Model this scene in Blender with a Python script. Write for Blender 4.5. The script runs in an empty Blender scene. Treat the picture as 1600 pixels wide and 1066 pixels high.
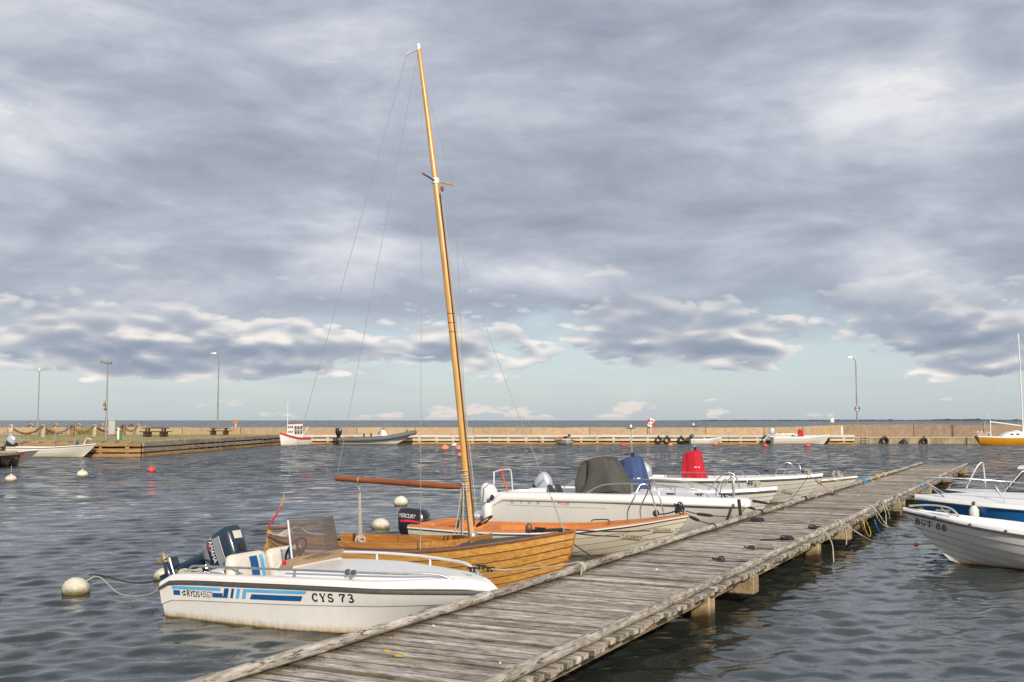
import bpy, math, random
import numpy as np
from mathutils import Vector, Matrix
from mathutils.bvhtree import BVHTree

random.seed(7)
rng = np.random.default_rng(11)
R = math.radians
scene = bpy.context.scene
COL = scene.collection

# ------------------------------------------------------------------ camera
cam_data = bpy.data.cameras.new('camera')
cam = bpy.data.objects.new('camera', cam_data)
COL.objects.link(cam)
cam.location = (0, 0, 2.35)
cam.rotation_euler = (R(90) + math.atan(124 / 1700), 0, 0)
cam_data.sensor_width = 36
cam_data.lens = 36 * 1700 / 1600
cam_data.clip_start = 0.1
cam_data.clip_end = 60000
scene.camera = cam

# ------------------------------------------------------------------ sun, exposure
SUN_AZ = math.atan2(0.28, -0.96)      # x over y of the direction towards the sun: behind the camera, a little right
SUN_EL = R(25)
sun_data = bpy.data.lights.new('sun', 'SUN')
sun_data.energy = 3.9
sun_data.angle = R(0.8)
sun_data.color = (1.0, 0.88, 0.72)
sun = bpy.data.objects.new('sun', sun_data)
COL.objects.link(sun)
to_sun = Vector((math.sin(SUN_AZ) * math.cos(SUN_EL), math.cos(SUN_AZ) * math.cos(SUN_EL), math.sin(SUN_EL)))
sun.rotation_euler = (-to_sun).to_track_quat('-Z', 'Y').to_euler()
scene.view_settings.view_transform = 'Standard'
scene.view_settings.look = 'None'
scene.view_settings.exposure = 0.15
scene.view_settings.gamma = 1.0
scene.view_settings.use_curve_mapping = False


# ------------------------------------------------------------------ node helper
class NT:
    def __init__(self, tree):
        self.t = tree
        self.n = tree.nodes
        self.l = tree.links

    def new(self, typ, **kw):
        nd = self.n.new(typ)
        for k, v in kw.items():
            setattr(nd, k, v)
        return nd

    def put(self, sock, val):
        if isinstance(val, bpy.types.NodeSocket):
            self.l.new(val, sock)
        elif val is not None:
            sock.default_value = val

    def m(self, op, a, b=None, c=None, clamp=False):
        nd = self.new('ShaderNodeMath', operation=op, use_clamp=clamp)
        self.put(nd.inputs[0], a)
        if b is not None:
            self.put(nd.inputs[1], b)
        if c is not None:
            self.put(nd.inputs[2], c)
        return nd.outputs[0]

    def vm(self, op, a, b=None):
        nd = self.new('ShaderNodeVectorMath', operation=op)
        self.put(nd.inputs[0], a)
        if b is not None:
            self.put(nd.inputs[1], b)
        return nd.outputs[0]

    def xyz(self, x, y, z):
        nd = self.new('ShaderNodeCombineXYZ')
        for i, v in enumerate((x, y, z)):
            self.put(nd.inputs[i], v)
        return nd.outputs[0]

    def sep(self, v):
        nd = self.new('ShaderNodeSeparateXYZ')
        self.put(nd.inputs[0], v)
        return nd.outputs

    def noise(self, vec, scale, detail=4, rough=0.5, dist=0.0, lac=2.0):
        nd = self.new('ShaderNodeTexNoise')
        self.put(nd.inputs['Vector'], vec)
        nd.inputs['Scale'].default_value = scale
        nd.inputs['Detail'].default_value = detail
        nd.inputs['Roughness'].default_value = rough
        nd.inputs['Distortion'].default_value = dist
        nd.inputs['Lacunarity'].default_value = lac
        return nd.outputs[0]

    def mr(self, v, a, b, c=0.0, d=1.0, smooth=False):
        nd = self.new('ShaderNodeMapRange', interpolation_type='SMOOTHSTEP' if smooth else 'LINEAR')
        self.put(nd.inputs[0], v)
        for i, q in enumerate((a, b, c, d)):
            self.put(nd.inputs[i + 1], q)
        return nd.outputs[0]

    def mix(self, f, a, b, mode='MIX'):
        nd = self.new('ShaderNodeMix', data_type='RGBA', blend_type=mode)
        self.put(nd.inputs[0], f)
        self.put(nd.inputs[6], col4(a))
        self.put(nd.inputs[7], col4(b))
        return nd.outputs[2]

    def ramp(self, f, stops):
        nd = self.new('ShaderNodeValToRGB')
        self.put(nd.inputs[0], f)
        e = nd.color_ramp.elements
        while len(e) < len(stops):
            e.new(0.5)
        for i, (p, c) in enumerate(stops):
            e[i].position = p
            e[i].color = col4(c) if not isinstance(c, (int, float)) else (c, c, c, 1)
        return nd.outputs[0]


def col4(c):
    if isinstance(c, bpy.types.NodeSocket):
        return c
    return tuple(c) if len(c) == 4 else (c[0], c[1], c[2], 1.0)


# ------------------------------------------------------------------ sky with cloud layers
world = bpy.data.worlds.new('World')
scene.world = world
world.use_nodes = True
wt = NT(world.node_tree)
wt.n.clear()
w_out = wt.new('ShaderNodeOutputWorld')
w_bg = wt.new('ShaderNodeBackground')
w_bg.inputs['Strength'].default_value = 0.1
sky = wt.new('ShaderNodeTexSky', sky_type='NISHITA')
sky.sun_disc = False
sky.sun_elevation = SUN_EL
sky.sun_rotation = SUN_AZ
sky.altitude = 0
sky.air_density = 1.0
sky.dust_density = 1.0
sky.ozone_density = 1.0
wdir = wt.vm('NORMALIZE', wt.new('ShaderNodeTexCoord').outputs['Generated'])
dx, dy, dz = wt.sep(wdir)
hl = wt.m('MAXIMUM', wt.m('SQRT', wt.m('ADD', wt.m('MULTIPLY', dx, dx), wt.m('MULTIPLY', dy, dy))), 0.001)
hx = wt.m('DIVIDE', dx, hl)
hy = wt.m('DIVIDE', dy, hl)
te = wt.m('MINIMUM', wt.m('DIVIDE', dz, hl), 2.0)          # tangent of the elevation
# high grey sheet, laid out on a flat ceiling
zden = wt.m('ADD', wt.m('MAXIMUM', dz, 0.0), 0.10)
px_ = wt.m('DIVIDE', dx, zden)
py_ = wt.m('DIVIDE', dy, zden)
pl = wt.xyz(px_, py_, 3.7)
h1 = wt.noise(pl, 0.55, 2, 0.5, 0.3)
h2 = wt.noise(wt.vm('ADD', pl, (9.2, 4.1, 1.0)), 1.25, 4, 0.55, 0.35)
cyl_s = wt.xyz(wt.m('MULTIPLY', hx, 3.0), wt.m('MULTIPLY', hy, 3.0), wt.m('MULTIPLY', te, 8.5))
h3 = wt.noise(cyl_s, 1.9, 6, 0.58, 0.25)
hsum = wt.m('ADD', wt.m('ADD', wt.m('MULTIPLY', h1, 0.36), wt.m('MULTIPLY', h2, 0.30)), wt.m('MULTIPLY', h3, 0.50))
sheet_col = wt.ramp(wt.mr(hsum, 0.45, 0.73), [(0.0, (2.7, 3.05, 3.85)), (0.38, (3.75, 4.1, 4.9)), (0.68, (5.1, 5.4, 6.1)), (1.0, (7.1, 7.2, 7.5))])
sheet_edge = wt.m('ADD', te, wt.m('MULTIPLY', wt.m('SUBTRACT', h3, 0.5), 0.20))
sheet_mask = wt.mr(sheet_edge, 0.040, 0.110, smooth=True)


def vor(vec, scale):
    """rounded lumps with creases between them"""
    return wt.m('MULTIPLY', wt.m('ABSOLUTE', wt.m('SUBTRACT', wt.noise(vec, scale, 1, 0.5), 0.5)), -2.6)


# broken heap clouds in a low row: rounded cells on a wandering field, lit from above, dark below
def heaps(off, full):
    v = wt.xyz(wt.m('MULTIPLY', hx, 6.0), wt.m('MULTIPLY', hy, 6.0), wt.m('MULTIPLY', wt.m('ADD', te, off), 16.0))
    coarse = wt.m('ADD', wt.noise(v, 1.0, 3, 0.55, 0.25), wt.m('MULTIPLY', vor(v, 3.1), -0.16))
    if not full:
        return coarse, None
    b_ = wt.m('MULTIPLY', vor(v, 6.4), -0.12)
    fine_ = wt.m('MULTIPLY', wt.noise(v, 11.0, 4, 0.62), 0.17)
    return coarse, wt.m('ADD', coarse, wt.m('ADD', b_, fine_))


c1c, c1 = heaps(0.0, True)
c1u, _n = heaps(0.0070, False)
cyl = wt.xyz(wt.m('MULTIPLY', hx, 6.0), wt.m('MULTIPLY', hy, 6.0), wt.m('MULTIPLY', te, 23.0))
clow = wt.noise(wt.xyz(wt.m('MULTIPLY', hx, 6.0), wt.m('MULTIPLY', hy, 6.0), 1.3), 0.55, 2, 0.5)
thr = wt.ramp(wt.m('MULTIPLY', te, 4.0), [(0.0, 1.1), (0.12, 0.83), (0.17, 0.60), (0.24, 0.525), (0.34, 0.545), (0.46, 0.63), (0.62, 0.85)])
thr = wt.m('ADD', thr, wt.m('MULTIPLY', wt.m('SUBTRACT', clow, 0.5), -0.22))
dens = wt.m('SUBTRACT', c1, thr)
fade = wt.mr(te, 0.065, 0.12, 0.95, 0.35, smooth=True)
cum_mask = wt.m('MULTIPLY', wt.mr(dens, 0.0, 0.075, smooth=True), fade)
lit = wt.m('ADD', wt.m('MULTIPLY', wt.m('SUBTRACT', wt.m('ADD', wt.m('MULTIPLY', c1c, 0.40), wt.m('MULTIPLY', wt.m('SUBTRACT', c1, 0.085), 0.60)), c1u), 4.6), wt.mr(dens, 0.0, 0.20, 0.76, 0.24), clamp=True)
cum_col = wt.ramp(lit, [(0.0, (2.5, 2.95, 3.8)), (0.35, (3.3, 3.7, 4.5)), (0.60, (4.5, 4.7, 5.2)), (0.82, (6.9, 6.7, 6.6)), (1.0, (8.6, 8.1, 7.6))])
# small distant heaps near the horizon
p1 = wt.m('ADD', wt.noise(wt.vm('ADD', cyl, (1.9, 5.2, 0.7)), 1.7, 6, 0.55), wt.m('MULTIPLY', vor(cyl, 8.0), -0.10))
pband = wt.ramp(wt.m('MULTIPLY', te, 10.0), [(0.0, 0.575), (0.12, 0.60), (0.30, 0.70), (0.5, 0.95)])
pdens = wt.m('SUBTRACT', p1, pband)
pink_mask = wt.m('MULTIPLY', wt.mr(pdens, 0.0, 0.06, smooth=True), wt.mr(te, 0.0, 0.004, 0.0, 0.6))
# thin veils in the clear band
v1 = wt.noise(wt.xyz(wt.m('MULTIPLY', hx, 5.0), wt.m('MULTIPLY', hy, 5.0), wt.m('MULTIPLY', te, 60.0)), 1.1, 5, 0.55)
veil = wt.m('MULTIPLY', wt.mr(v1, 0.48, 0.72, smooth=True), 0.45)
base = wt.mix(0.62, sky.outputs[0], (5.1, 6.0, 6.9))
c = wt.mix(veil, base, (4.9, 5.2, 5.6))
c = wt.mix(pink_mask, c, (8.4, 7.2, 6.5))
c = wt.mix(sheet_mask, c, sheet_col)
c = wt.mix(cum_mask, c, cum_col)
wt.l.new(c, w_bg.inputs['Color'])
wt.l.new(w_bg.outputs[0], w_out.inputs[0])


# ------------------------------------------------------------------ materials
MATS = {}


def principled(name):
    m = bpy.data.materials.new(name)
    m.use_nodes = True
    nt = NT(m.node_tree)
    b = nt.n['Principled BSDF']
    MATS[name] = m
    return m, nt, b


def plain(name, colr, rough=0.5, metal=0.0, var=0.12, vscale=6.0, bump=0.0, bscale=40.0, coat=0.0, stretch=(1, 1, 1), dirt=None, dirt_amt=0.0, per_object=0.0, alpha=None, trans=0.0):
    m, nt, b = principled(name)
    tc = nt.new('ShaderNodeTexCoord').outputs['Object']
    vec = nt.vm('MULTIPLY', tc, stretch)
    if per_object:
        oi = nt.new('ShaderNodeObjectInfo').outputs['Random']
        vec = nt.vm('ADD', vec, nt.xyz(nt.m('MULTIPLY', oi, 37.0), nt.m('MULTIPLY', oi, 91.0), nt.m('MULTIPLY', oi, 53.0)))
    n = nt.noise(vec, vscale, 5, 0.6)
    lo = tuple(max(0, q * (1 - var)) for q in colr)
    hi = tuple(min(1, q * (1 + var)) for q in colr)
    c = nt.mix(nt.mr(n, 0.3, 0.7), lo, hi)
    if dirt is not None:
        d = nt.noise(nt.vm('ADD', vec, (4.0, 7.0, 2.0)), vscale * 0.6, 7, 0.68)
        c = nt.mix(nt.m('MULTIPLY', nt.mr(d, 0.46, 0.72), dirt_amt), c, dirt)
    if per_object:
        f = nt.mr(oi, 0, 1, 1 - per_object, 1 + per_object)
        c = nt.mix(1.0, c, nt.xyz(f, f, f), 'MULTIPLY')
    nt.put(b.inputs['Base Color'], c)
    nt.put(b.inputs['Roughness'], nt.mr(n, 0.3, 0.7, max(0.02, rough - 0.06), min(1, rough + 0.08)))
    b.inputs['Metallic'].default_value = metal
    b.inputs['Coat Weight'].default_value = coat
    b.inputs['Coat Roughness'].default_value = 0.12
    if trans:
        b.inputs['Transmission Weight'].default_value = trans
        b.inputs['IOR'].default_value = 1.2
    if alpha is not None:
        b.inputs['Alpha'].default_value = alpha
    if bump:
        bn = nt.new('ShaderNodeBump')
        bn.inputs['Strength'].default_value = bump
        bn.inputs['Distance'].default_value = 0.02
        nt.put(bn.inputs['Height'], nt.noise(vec, bscale, 6, 0.65))
        nt.l.new(bn.outputs[0], b.inputs['Normal'])
    return m


def weathered(name, dark, mid, light, axis, fine=26.0, per=0.22, bump=0.55, stain=0.55, stain_col=(0.035, 0.027, 0.018), edge=None, grain=0.07, blotch=0.22, bscale=5.0, crack=0.0, end=None):
    """silvered timber: grain along one axis, dark stains, each piece a little different"""
    m, nt, b = principled(name)
    tc = nt.new('ShaderNodeTexCoord').outputs['Object']
    oi = nt.new('ShaderNodeObjectInfo').outputs['Random']
    st = [1.0, 1.0, 1.0]
    st[axis] = grain
    off = nt.xyz(nt.m('MULTIPLY', oi, 137.0), nt.m('MULTIPLY', oi, 71.0), nt.m('MULTIPLY', oi, 53.0))
    vec = nt.vm('ADD', nt.vm('MULTIPLY', tc, tuple(st)), off)
    st2 = [1.0, 1.0, 1.0]
    st2[axis] = blotch
    vec2 = nt.vm('ADD', nt.vm('MULTIPLY', tc, tuple(st2)), off)
    g = nt.noise(vec, fine, 6, 0.65, 0.2)
    p = nt.noise(vec2, bscale, 5, 0.62)
    c = nt.ramp(nt.m('ADD', nt.m('MULTIPLY', g, 0.6), nt.m('MULTIPLY', p, 0.4)), [(0.36, dark), (0.5, mid), (0.66, light)])
    s = nt.noise(vec2, 2.1, 6, 0.7)
    c = nt.mix(nt.m('MULTIPLY', nt.mr(s, 0.50, 0.66), stain), c, stain_col)
    f = nt.mr(oi, 0, 1, 1 - per, 1 + per)
    c = nt.mix(1.0, c, nt.xyz(f, f, f), 'MULTIPLY')
    if crack:
        st3 = [1.0, 1.0, 1.0]
        st3[axis] = 0.09
        ck = nt.noise(nt.vm('ADD', nt.vm('MULTIPLY', tc, tuple(st3)), nt.vm('ADD', off, (5.0, 3.0, 8.0))), 16.0, 3, 0.6)
        c = nt.mix(nt.m('MULTIPLY', nt.mr(nt.m('ABSOLUTE', nt.m('SUBTRACT', ck, 0.5)), 0.004, 0.022, 1.0, 0.0), crack), c, (0.045, 0.035, 0.026))
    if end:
        # darker brown towards one end of each board
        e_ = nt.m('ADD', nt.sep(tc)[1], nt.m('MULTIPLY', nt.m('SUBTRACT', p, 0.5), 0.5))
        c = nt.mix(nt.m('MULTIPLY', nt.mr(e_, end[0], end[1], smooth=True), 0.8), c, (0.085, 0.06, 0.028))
    if edge:
        # darker brown along both long edges of each board
        q = nt.m('ADD', nt.m('ABSOLUTE', nt.sep(tc)[0]), nt.m('MULTIPLY', nt.m('SUBTRACT', p, 0.5), 0.04))
        c = nt.mix(nt.m('MULTIPLY', nt.mr(q, edge[0], edge[1], smooth=True), 0.75), c, (0.05, 0.037, 0.024))
    nt.put(b.inputs['Base Color'], c)
    b.inputs['Roughness'].default_value = 0.82
    b.inputs['Specular IOR Level'].default_value = 0.25
    bn = nt.new('ShaderNodeBump')
    bn.inputs['Strength'].default_value = bump
    bn.inputs['Distance'].default_value = 0.012
    nt.put(bn.inputs['Height'], g)
    nt.l.new(bn.outputs[0], b.inputs['Normal'])
    return m


def varnish(name, colr, dark, axis=0, rough=0.28, seam=None):
    m, nt, b = principled(name)
    tc = nt.new('ShaderNodeTexCoord').outputs['Object']
    oi = nt.new('ShaderNodeObjectInfo').outputs['Random']
    st = [1.0, 1.0, 1.0]
    st[axis] = 0.05
    vec = nt.vm('ADD', nt.vm('MULTIPLY', tc, tuple(st)), nt.xyz(nt.m('MULTIPLY', oi, 37.0), nt.m('MULTIPLY', oi, 19.0), 0.0))
    g = nt.noise(vec, 30.0, 6, 0.62, 0.4)
    p = nt.noise(nt.vm('ADD', tc, nt.xyz(oi, oi, oi)), 2.2, 5, 0.6)
    c = nt.mix(nt.mr(g, 0.33, 0.68), dark, colr)
    c = nt.mix(nt.m('MULTIPLY', nt.mr(p, 0.5, 0.75), 0.45), c, dark)
    f = nt.mr(oi, 0, 1, 0.86, 1.12)
    c = nt.mix(1.0, c, nt.xyz(f, f, f), 'MULTIPLY')
    nt.put(b.inputs['Base Color'], c)
    nt.put(b.inputs['Roughness'], nt.mr(p, 0.3, 0.7, rough, rough + 0.2))
    b.inputs['Coat Weight'].default_value = 0.35
    b.inputs['Coat Roughness'].default_value = 0.2
    bn = nt.new('ShaderNodeBump')
    bn.inputs['Strength'].default_value = 0.15
    bn.inputs['Distance'].default_value = 0.004
    nt.put(bn.inputs['Height'], g)
    nt.l.new(bn.outputs[0], b.inputs['Normal'])
    return m


def gelcoat(name, colr, stain=(0.42, 0.24, 0.05), stain_z=0.11, amount=0.8, rough=0.3, grime=0.25):
    """glossy white moulding, rusty yellow tide mark just above the waterline"""
    m, nt, b = principled(name)
    tc = nt.new('ShaderNodeTexCoord').outputs['Object']
    z = nt.sep(tc)[2]
    n = nt.noise(tc, 5.0, 6, 0.65)
    streak = nt.noise(nt.vm('MULTIPLY', tc, (9.0, 9.0, 0.8)), 2.0, 5, 0.6)
    zz = nt.m('ADD', z, nt.m('MULTIPLY', nt.m('SUBTRACT', n, 0.5), 0.09))
    zz = nt.m('ADD', zz, nt.m('MULTIPLY', nt.m('SUBTRACT', streak, 0.5), 0.10))
    f = nt.m('MULTIPLY', nt.mr(zz, -0.01, stain_z, 1.0, 0.0, smooth=True), amount)
    g = nt.m('MULTIPLY', nt.mr(nt.noise(nt.vm('MULTIPLY', tc, (1.0, 1.0, 0.4)), 3.0, 7, 0.7), 0.45, 0.75), grime)
    c = nt.mix(g, colr, tuple(q * 0.74 for q in colr))
    c = nt.mix(f, c, stain)
    low = nt.mr(nt.m('ADD', z, nt.m('MULTIPLY', nt.m('SUBTRACT', streak, 0.5), 0.03)), 0.005, 0.03, 1.0, 0.0)
    c = nt.mix(nt.m('MULTIPLY', low, 0.8), c, (0.06, 0.045, 0.015))
    nt.put(b.inputs['Base Color'], c)
    nt.put(b.inputs['Roughness'], nt.mr(n, 0.3, 0.7, rough - 0.06, rough + 0.12))
    b.inputs['Coat Weight'].default_value = 0.25
    b.inputs['Coat Roughness'].default_value = 0.1
    return m


# ------------------------------------------------------------------ mesh builder
class MB:
    def __init__(self):
        self.v = []
        self.f = []

    def add(self, verts, faces):
        o = len(self.v)
        self.v.extend([tuple(q) for q in verts])
        self.f.extend([tuple(i + o for i in fc) for fc in faces])
        return self

    def box(self, c, s, rot=None, ch=0.0):
        hx_, hy_, hz_ = s[0] / 2, s[1] / 2, s[2] / 2
        if ch <= 0:
            vs = [(x, y, z) for x in (-hx_, hx_) for y in (-hy_, hy_) for z in (-hz_, hz_)]
            fs = [(0, 1, 3, 2), (4, 6, 7, 5), (0, 4, 5, 1), (2, 3, 7, 6), (0, 2, 6, 4), (1, 5, 7, 3)]
        else:
            ch = min(ch, hx_ * .9, hy_ * .9, hz_ * .9)
            vs, fs, idx = [], [], {}
            for sx in (-1, 1):
                for sy in (-1, 1):
                    for sz in (-1, 1):
                        for ax in range(3):
                            p = [sx * (hx_ - ch), sy * (hy_ - ch), sz * (hz_ - ch)]
                            p[ax] = (sx * hx_, sy * hy_, sz * hz_)[ax]
                            idx[(sx, sy, sz, ax)] = len(vs)
                            vs.append(tuple(p))
            for ax in range(3):
                a, b_ = [q for q in range(3) if q != ax]
                for sg in (-1, 1):
                    loop = []
                    for (p, q) in ((-1, -1), (1, -1), (1, 1), (-1, 1)):
                        k = [0, 0, 0]
                        k[ax], k[a], k[b_] = sg, p, q
                        loop.append(idx[(k[0], k[1], k[2], ax)])
                    fs.append(tuple(loop))
            for ax in range(3):
                a, b_ = [q for q in range(3) if q != ax]
                for p in (-1, 1):
                    for q in (-1, 1):
                        k0 = [0, 0, 0]
                        k1 = [0, 0, 0]
                        k0[a] = k1[a] = p
                        k0[b_] = k1[b_] = q
                        k0[ax], k1[ax] = -1, 1
                        fs.append((idx[(*k0, a)], idx[(*k1, a)], idx[(*k1, b_)], idx[(*k0, b_)]))
            for sx in (-1, 1):
                for sy in (-1, 1):
                    for sz in (-1, 1):
                        fs.append(tuple(idx[(sx, sy, sz, q)] for q in range(3)))
        if rot is not None:
            vs = [tuple(rot @ Vector(q)) for q in vs]
        return self.add([(q[0] + c[0], q[1] + c[1], q[2] + c[2]) for q in vs], fs)

    def loft(self, rings, closed=True, cap=True):
        n = len(rings[0])
        vs = [p for r_ in rings for p in r_]
        fs = []
        for i in range(len(rings) - 1):
            for j in range(n if closed else n - 1):
                a, b_ = i * n + j, i * n + (j + 1) % n
                fs.append((a, b_, b_ + n, a + n))
        if cap and closed:
            fs.append(tuple(reversed(range(n))))
            fs.append(tuple(range((len(rings) - 1) * n, len(rings) * n)))
        return self.add(vs, fs)

    def tube(self, pts, rad, n=8, cap=True):
        pts = [Vector(p) for p in pts]
        if not hasattr(rad, '__len__'):
            rad = [rad] * len(pts)
        tg = []
        for i in range(len(pts)):
            a = pts[max(0, i - 1)]
            b_ = pts[min(len(pts) - 1, i + 1)]
            tg.append((b_ - a).normalized())
        up = Vector((0, 0, 1)) if abs(tg[0].z) < 0.9 else Vector((1, 0, 0))
        nx = tg[0].cross(up).normalized()
        rings = []
        for i, p in enumerate(pts):
            nx = (nx - tg[i] * nx.dot(tg[i])).normalized()
            ny = tg[i].cross(nx)
            rings.append([tuple(p + (nx * math.cos(q) + ny * math.sin(q)) * rad[i]) for q in [2 * math.pi * k / n for k in range(n)]])
        return self.loft(rings, True, cap)

    def lathe(self, prof, c=(0, 0, 0), n=16, rot=None):
        rings = []
        for (r_, z) in prof:
            ring = [Vector((r_ * math.cos(2 * math.pi * k / n), r_ * math.sin(2 * math.pi * k / n), z)) for k in range(n)]
            if rot is not None:
                ring = [rot @ q for q in ring]
            rings.append([(q[0] + c[0], q[1] + c[1], q[2] + c[2]) for q in ring])
        return self.loft(rings, True, True)

    def torus(self, c, ra, rb, na=20, nb=8, rot=None, a0=0.0, a1=2 * math.pi):
        full = abs(a1 - a0 - 2 * math.pi) < 1e-6
        pts = []
        cnt = na if full else na + 1
        rings = []
        for i in range(cnt):
            a = a0 + (a1 - a0) * i / na
            ring = []
            for k in range(nb):
                q = 2 * math.pi * k / nb
                p = Vector(((ra + rb * math.cos(q)) * math.cos(a), (ra + rb * math.cos(q)) * math.sin(a), rb * math.sin(q)))
                if rot is not None:
                    p = rot @ p
                ring.append((p[0] + c[0], p[1] + c[1], p[2] + c[2]))
            rings.append(ring)
        if full:
            rings.append(rings[0])
        return self.loft(rings, True, not full)

    def prism(self, poly, y0, y1):
        """polygon in xz extruded along y"""
        n = len(poly)
        vs = [(p[0], y0, p[1]) for p in poly] + [(p[0], y1, p[1]) for p in poly]
        fs = [tuple(range(n)), tuple(reversed(range(n, 2 * n)))]
        fs += [(i, i + n, (i + 1) % n + n, (i + 1) % n) for i in range(n)]
        return self.add(vs, fs)

    def ell(self, c, rad, nu=14, nv=9):
        prof = [(math.sin(math.pi * k / nv), -math.cos(math.pi * k / nv)) for k in range(nv + 1)]
        rings = [[(c[0] + rad[0] * max(r_, 1e-4) * math.cos(2 * math.pi * j / nu), c[1] + rad[1] * max(r_, 1e-4) * math.sin(2 * math.pi * j / nu), c[2] + rad[2] * z) for j in range(nu)] for r_, z in prof]
        return self.loft(rings, True, True)

    def mesh(self, name, mat, smooth=35):
        me = bpy.data.meshes.new(name)
        me.from_pydata(self.v, [], self.f)
        me.validate()
        import bmesh
        bm = bmesh.new()
        bm.from_mesh(me)
        bmesh.ops.recalc_face_normals(bm, faces=bm.faces)
        bm.to_mesh(me)
        bm.free()
        if smooth:
            me.shade_smooth()
            me.set_sharp_from_angle(angle=R(smooth))
        me.materials.append(mat)
        return me

    def build(self, name, mat, parent=None, smooth=35):
        return link(name, self.mesh(name, mat, smooth), parent)


def link(name, data, parent=None):
    o = bpy.data.objects.new(name, data)
    COL.objects.link(o)
    if parent is not None:
        o.parent = parent
    return o


def tag(o, label, cat, group=None):
    o['label'] = label
    o['category'] = cat
    if group:
        o['group'] = group
    return o


def structure(o, kind='structure'):
    o['kind'] = kind
    return o


def thing(name, label, cat, loc=(0, 0, 0), rz=0.0, group=None):
    o = bpy.data.objects.new(name, None)
    o.empty_display_size = 0.2
    COL.objects.link(o)
    o.location = loc
    o.rotation_euler = (0, 0, rz)
    return tag(o, label, cat, group)


def copy_tree(o, parent=None):
    c_ = o.copy()
    COL.objects.link(c_)
    c_.parent = parent
    for ch in list(o.children):
        copy_tree(ch, c_)
    return c_


def smooth_path(pts, k=6):
    pts = [Vector(p) for p in pts]
    out = []
    for i in range(len(pts) - 1):
        p0 = pts[max(0, i - 1)]
        p1, p2 = pts[i], pts[i + 1]
        p3 = pts[min(len(pts) - 1, i + 2)]
        for j in range(k):
            t = j / k
            out.append(0.5 * ((2 * p1) + (-p0 + p2) * t + (2 * p0 - 5 * p1 + 4 * p2 - p3) * t * t + (-p0 + 3 * p1 - 3 * p2 + p3) * t ** 3))
    out.append(pts[-1])
    return out


def curve(pts):
    """smooth function through (s, value) points"""
    xs = [p[0] for p in pts]
    ys = [p[1] for p in pts]
    n = len(xs)
    d = [(ys[i + 1] - ys[i]) / (xs[i + 1] - xs[i]) for i in range(n - 1)]
    m_ = [d[0]] + [0 if d[i - 1] * d[i] <= 0 else 2 * d[i - 1] * d[i] / (d[i - 1] + d[i]) for i in range(1, n - 1)] + [d[-1]]

    def fn(s):
        s = min(max(s, xs[0]), xs[-1])
        i = min(max(np.searchsorted(xs, s) - 1, 0), n - 2)
        h = xs[i + 1] - xs[i]
        t = (s - xs[i]) / h
        return ((1 + 2 * t) * (1 - t) ** 2 * ys[i] + t * (1 - t) ** 2 * h * m_[i] + t * t * (3 - 2 * t) * ys[i + 1] + t * t * (t - 1) * h * m_[i + 1])
    return fn


def lerp(a, b_, k):
    return a + (b_ - a) * k


# jetty axes: t runs out along the jetty, w to its left
JA = R(63.3)
JU = Vector((math.cos(JA), math.sin(JA), 0))
JV = Vector((-math.sin(JA), math.cos(JA), 0))


def J(t, w, z=0.0):
    return JU * t + JV * w + Vector((0, 0, z))


# lettering: outlines of the built-in font, taken before the scene grows
TEXT = {}


def prepare_text(words):
    obs = []
    for w_ in words:
        cu = bpy.data.curves.new('lettering', 'FONT')
        cu.body = w_
        cu.size = 1.0
        cu.resolution_u = 3
        o = bpy.data.objects.new('lettering', cu)
        COL.objects.link(o)
        obs.append((w_, o, cu))
    bpy.context.view_layer.update()
    dg = bpy.context.evaluated_depsgraph_get()
    for w_, o, cu in obs:
        me = bpy.data.meshes.new_from_object(o.evaluated_get(dg))
        vs = np.array([v.co[:2] for v in me.vertices])
        fs = [tuple(p.vertices) for p in me.polygons]
        mn, mx = vs.min(0), vs.max(0)
        vs = (vs - mn) / (mx - mn)
        TEXT[w_] = (vs, fs, (mx - mn)[0] / (mx - mn)[1])
        bpy.data.meshes.remove(me)
    for w_, o, cu in obs:
        bpy.data.objects.remove(o)
        bpy.data.curves.remove(cu)


prepare_text(['RYDS', '435GT', 'YAMAHA', 'MERCURY', 'HONDA', 'F528', 'R', 'Y', 'D', 'S'])

# heavy slab-serif figures for registration plates: strokes in a unit box (points, width)
def _arc(cx, cy, rx, ry, a0, a1, n=14):
    return [(cx + rx * math.cos(R(a0 + (a1 - a0) * k / n)), cy + ry * math.sin(R(a0 + (a1 - a0) * k / n))) for k in range(n + 1)]


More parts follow.
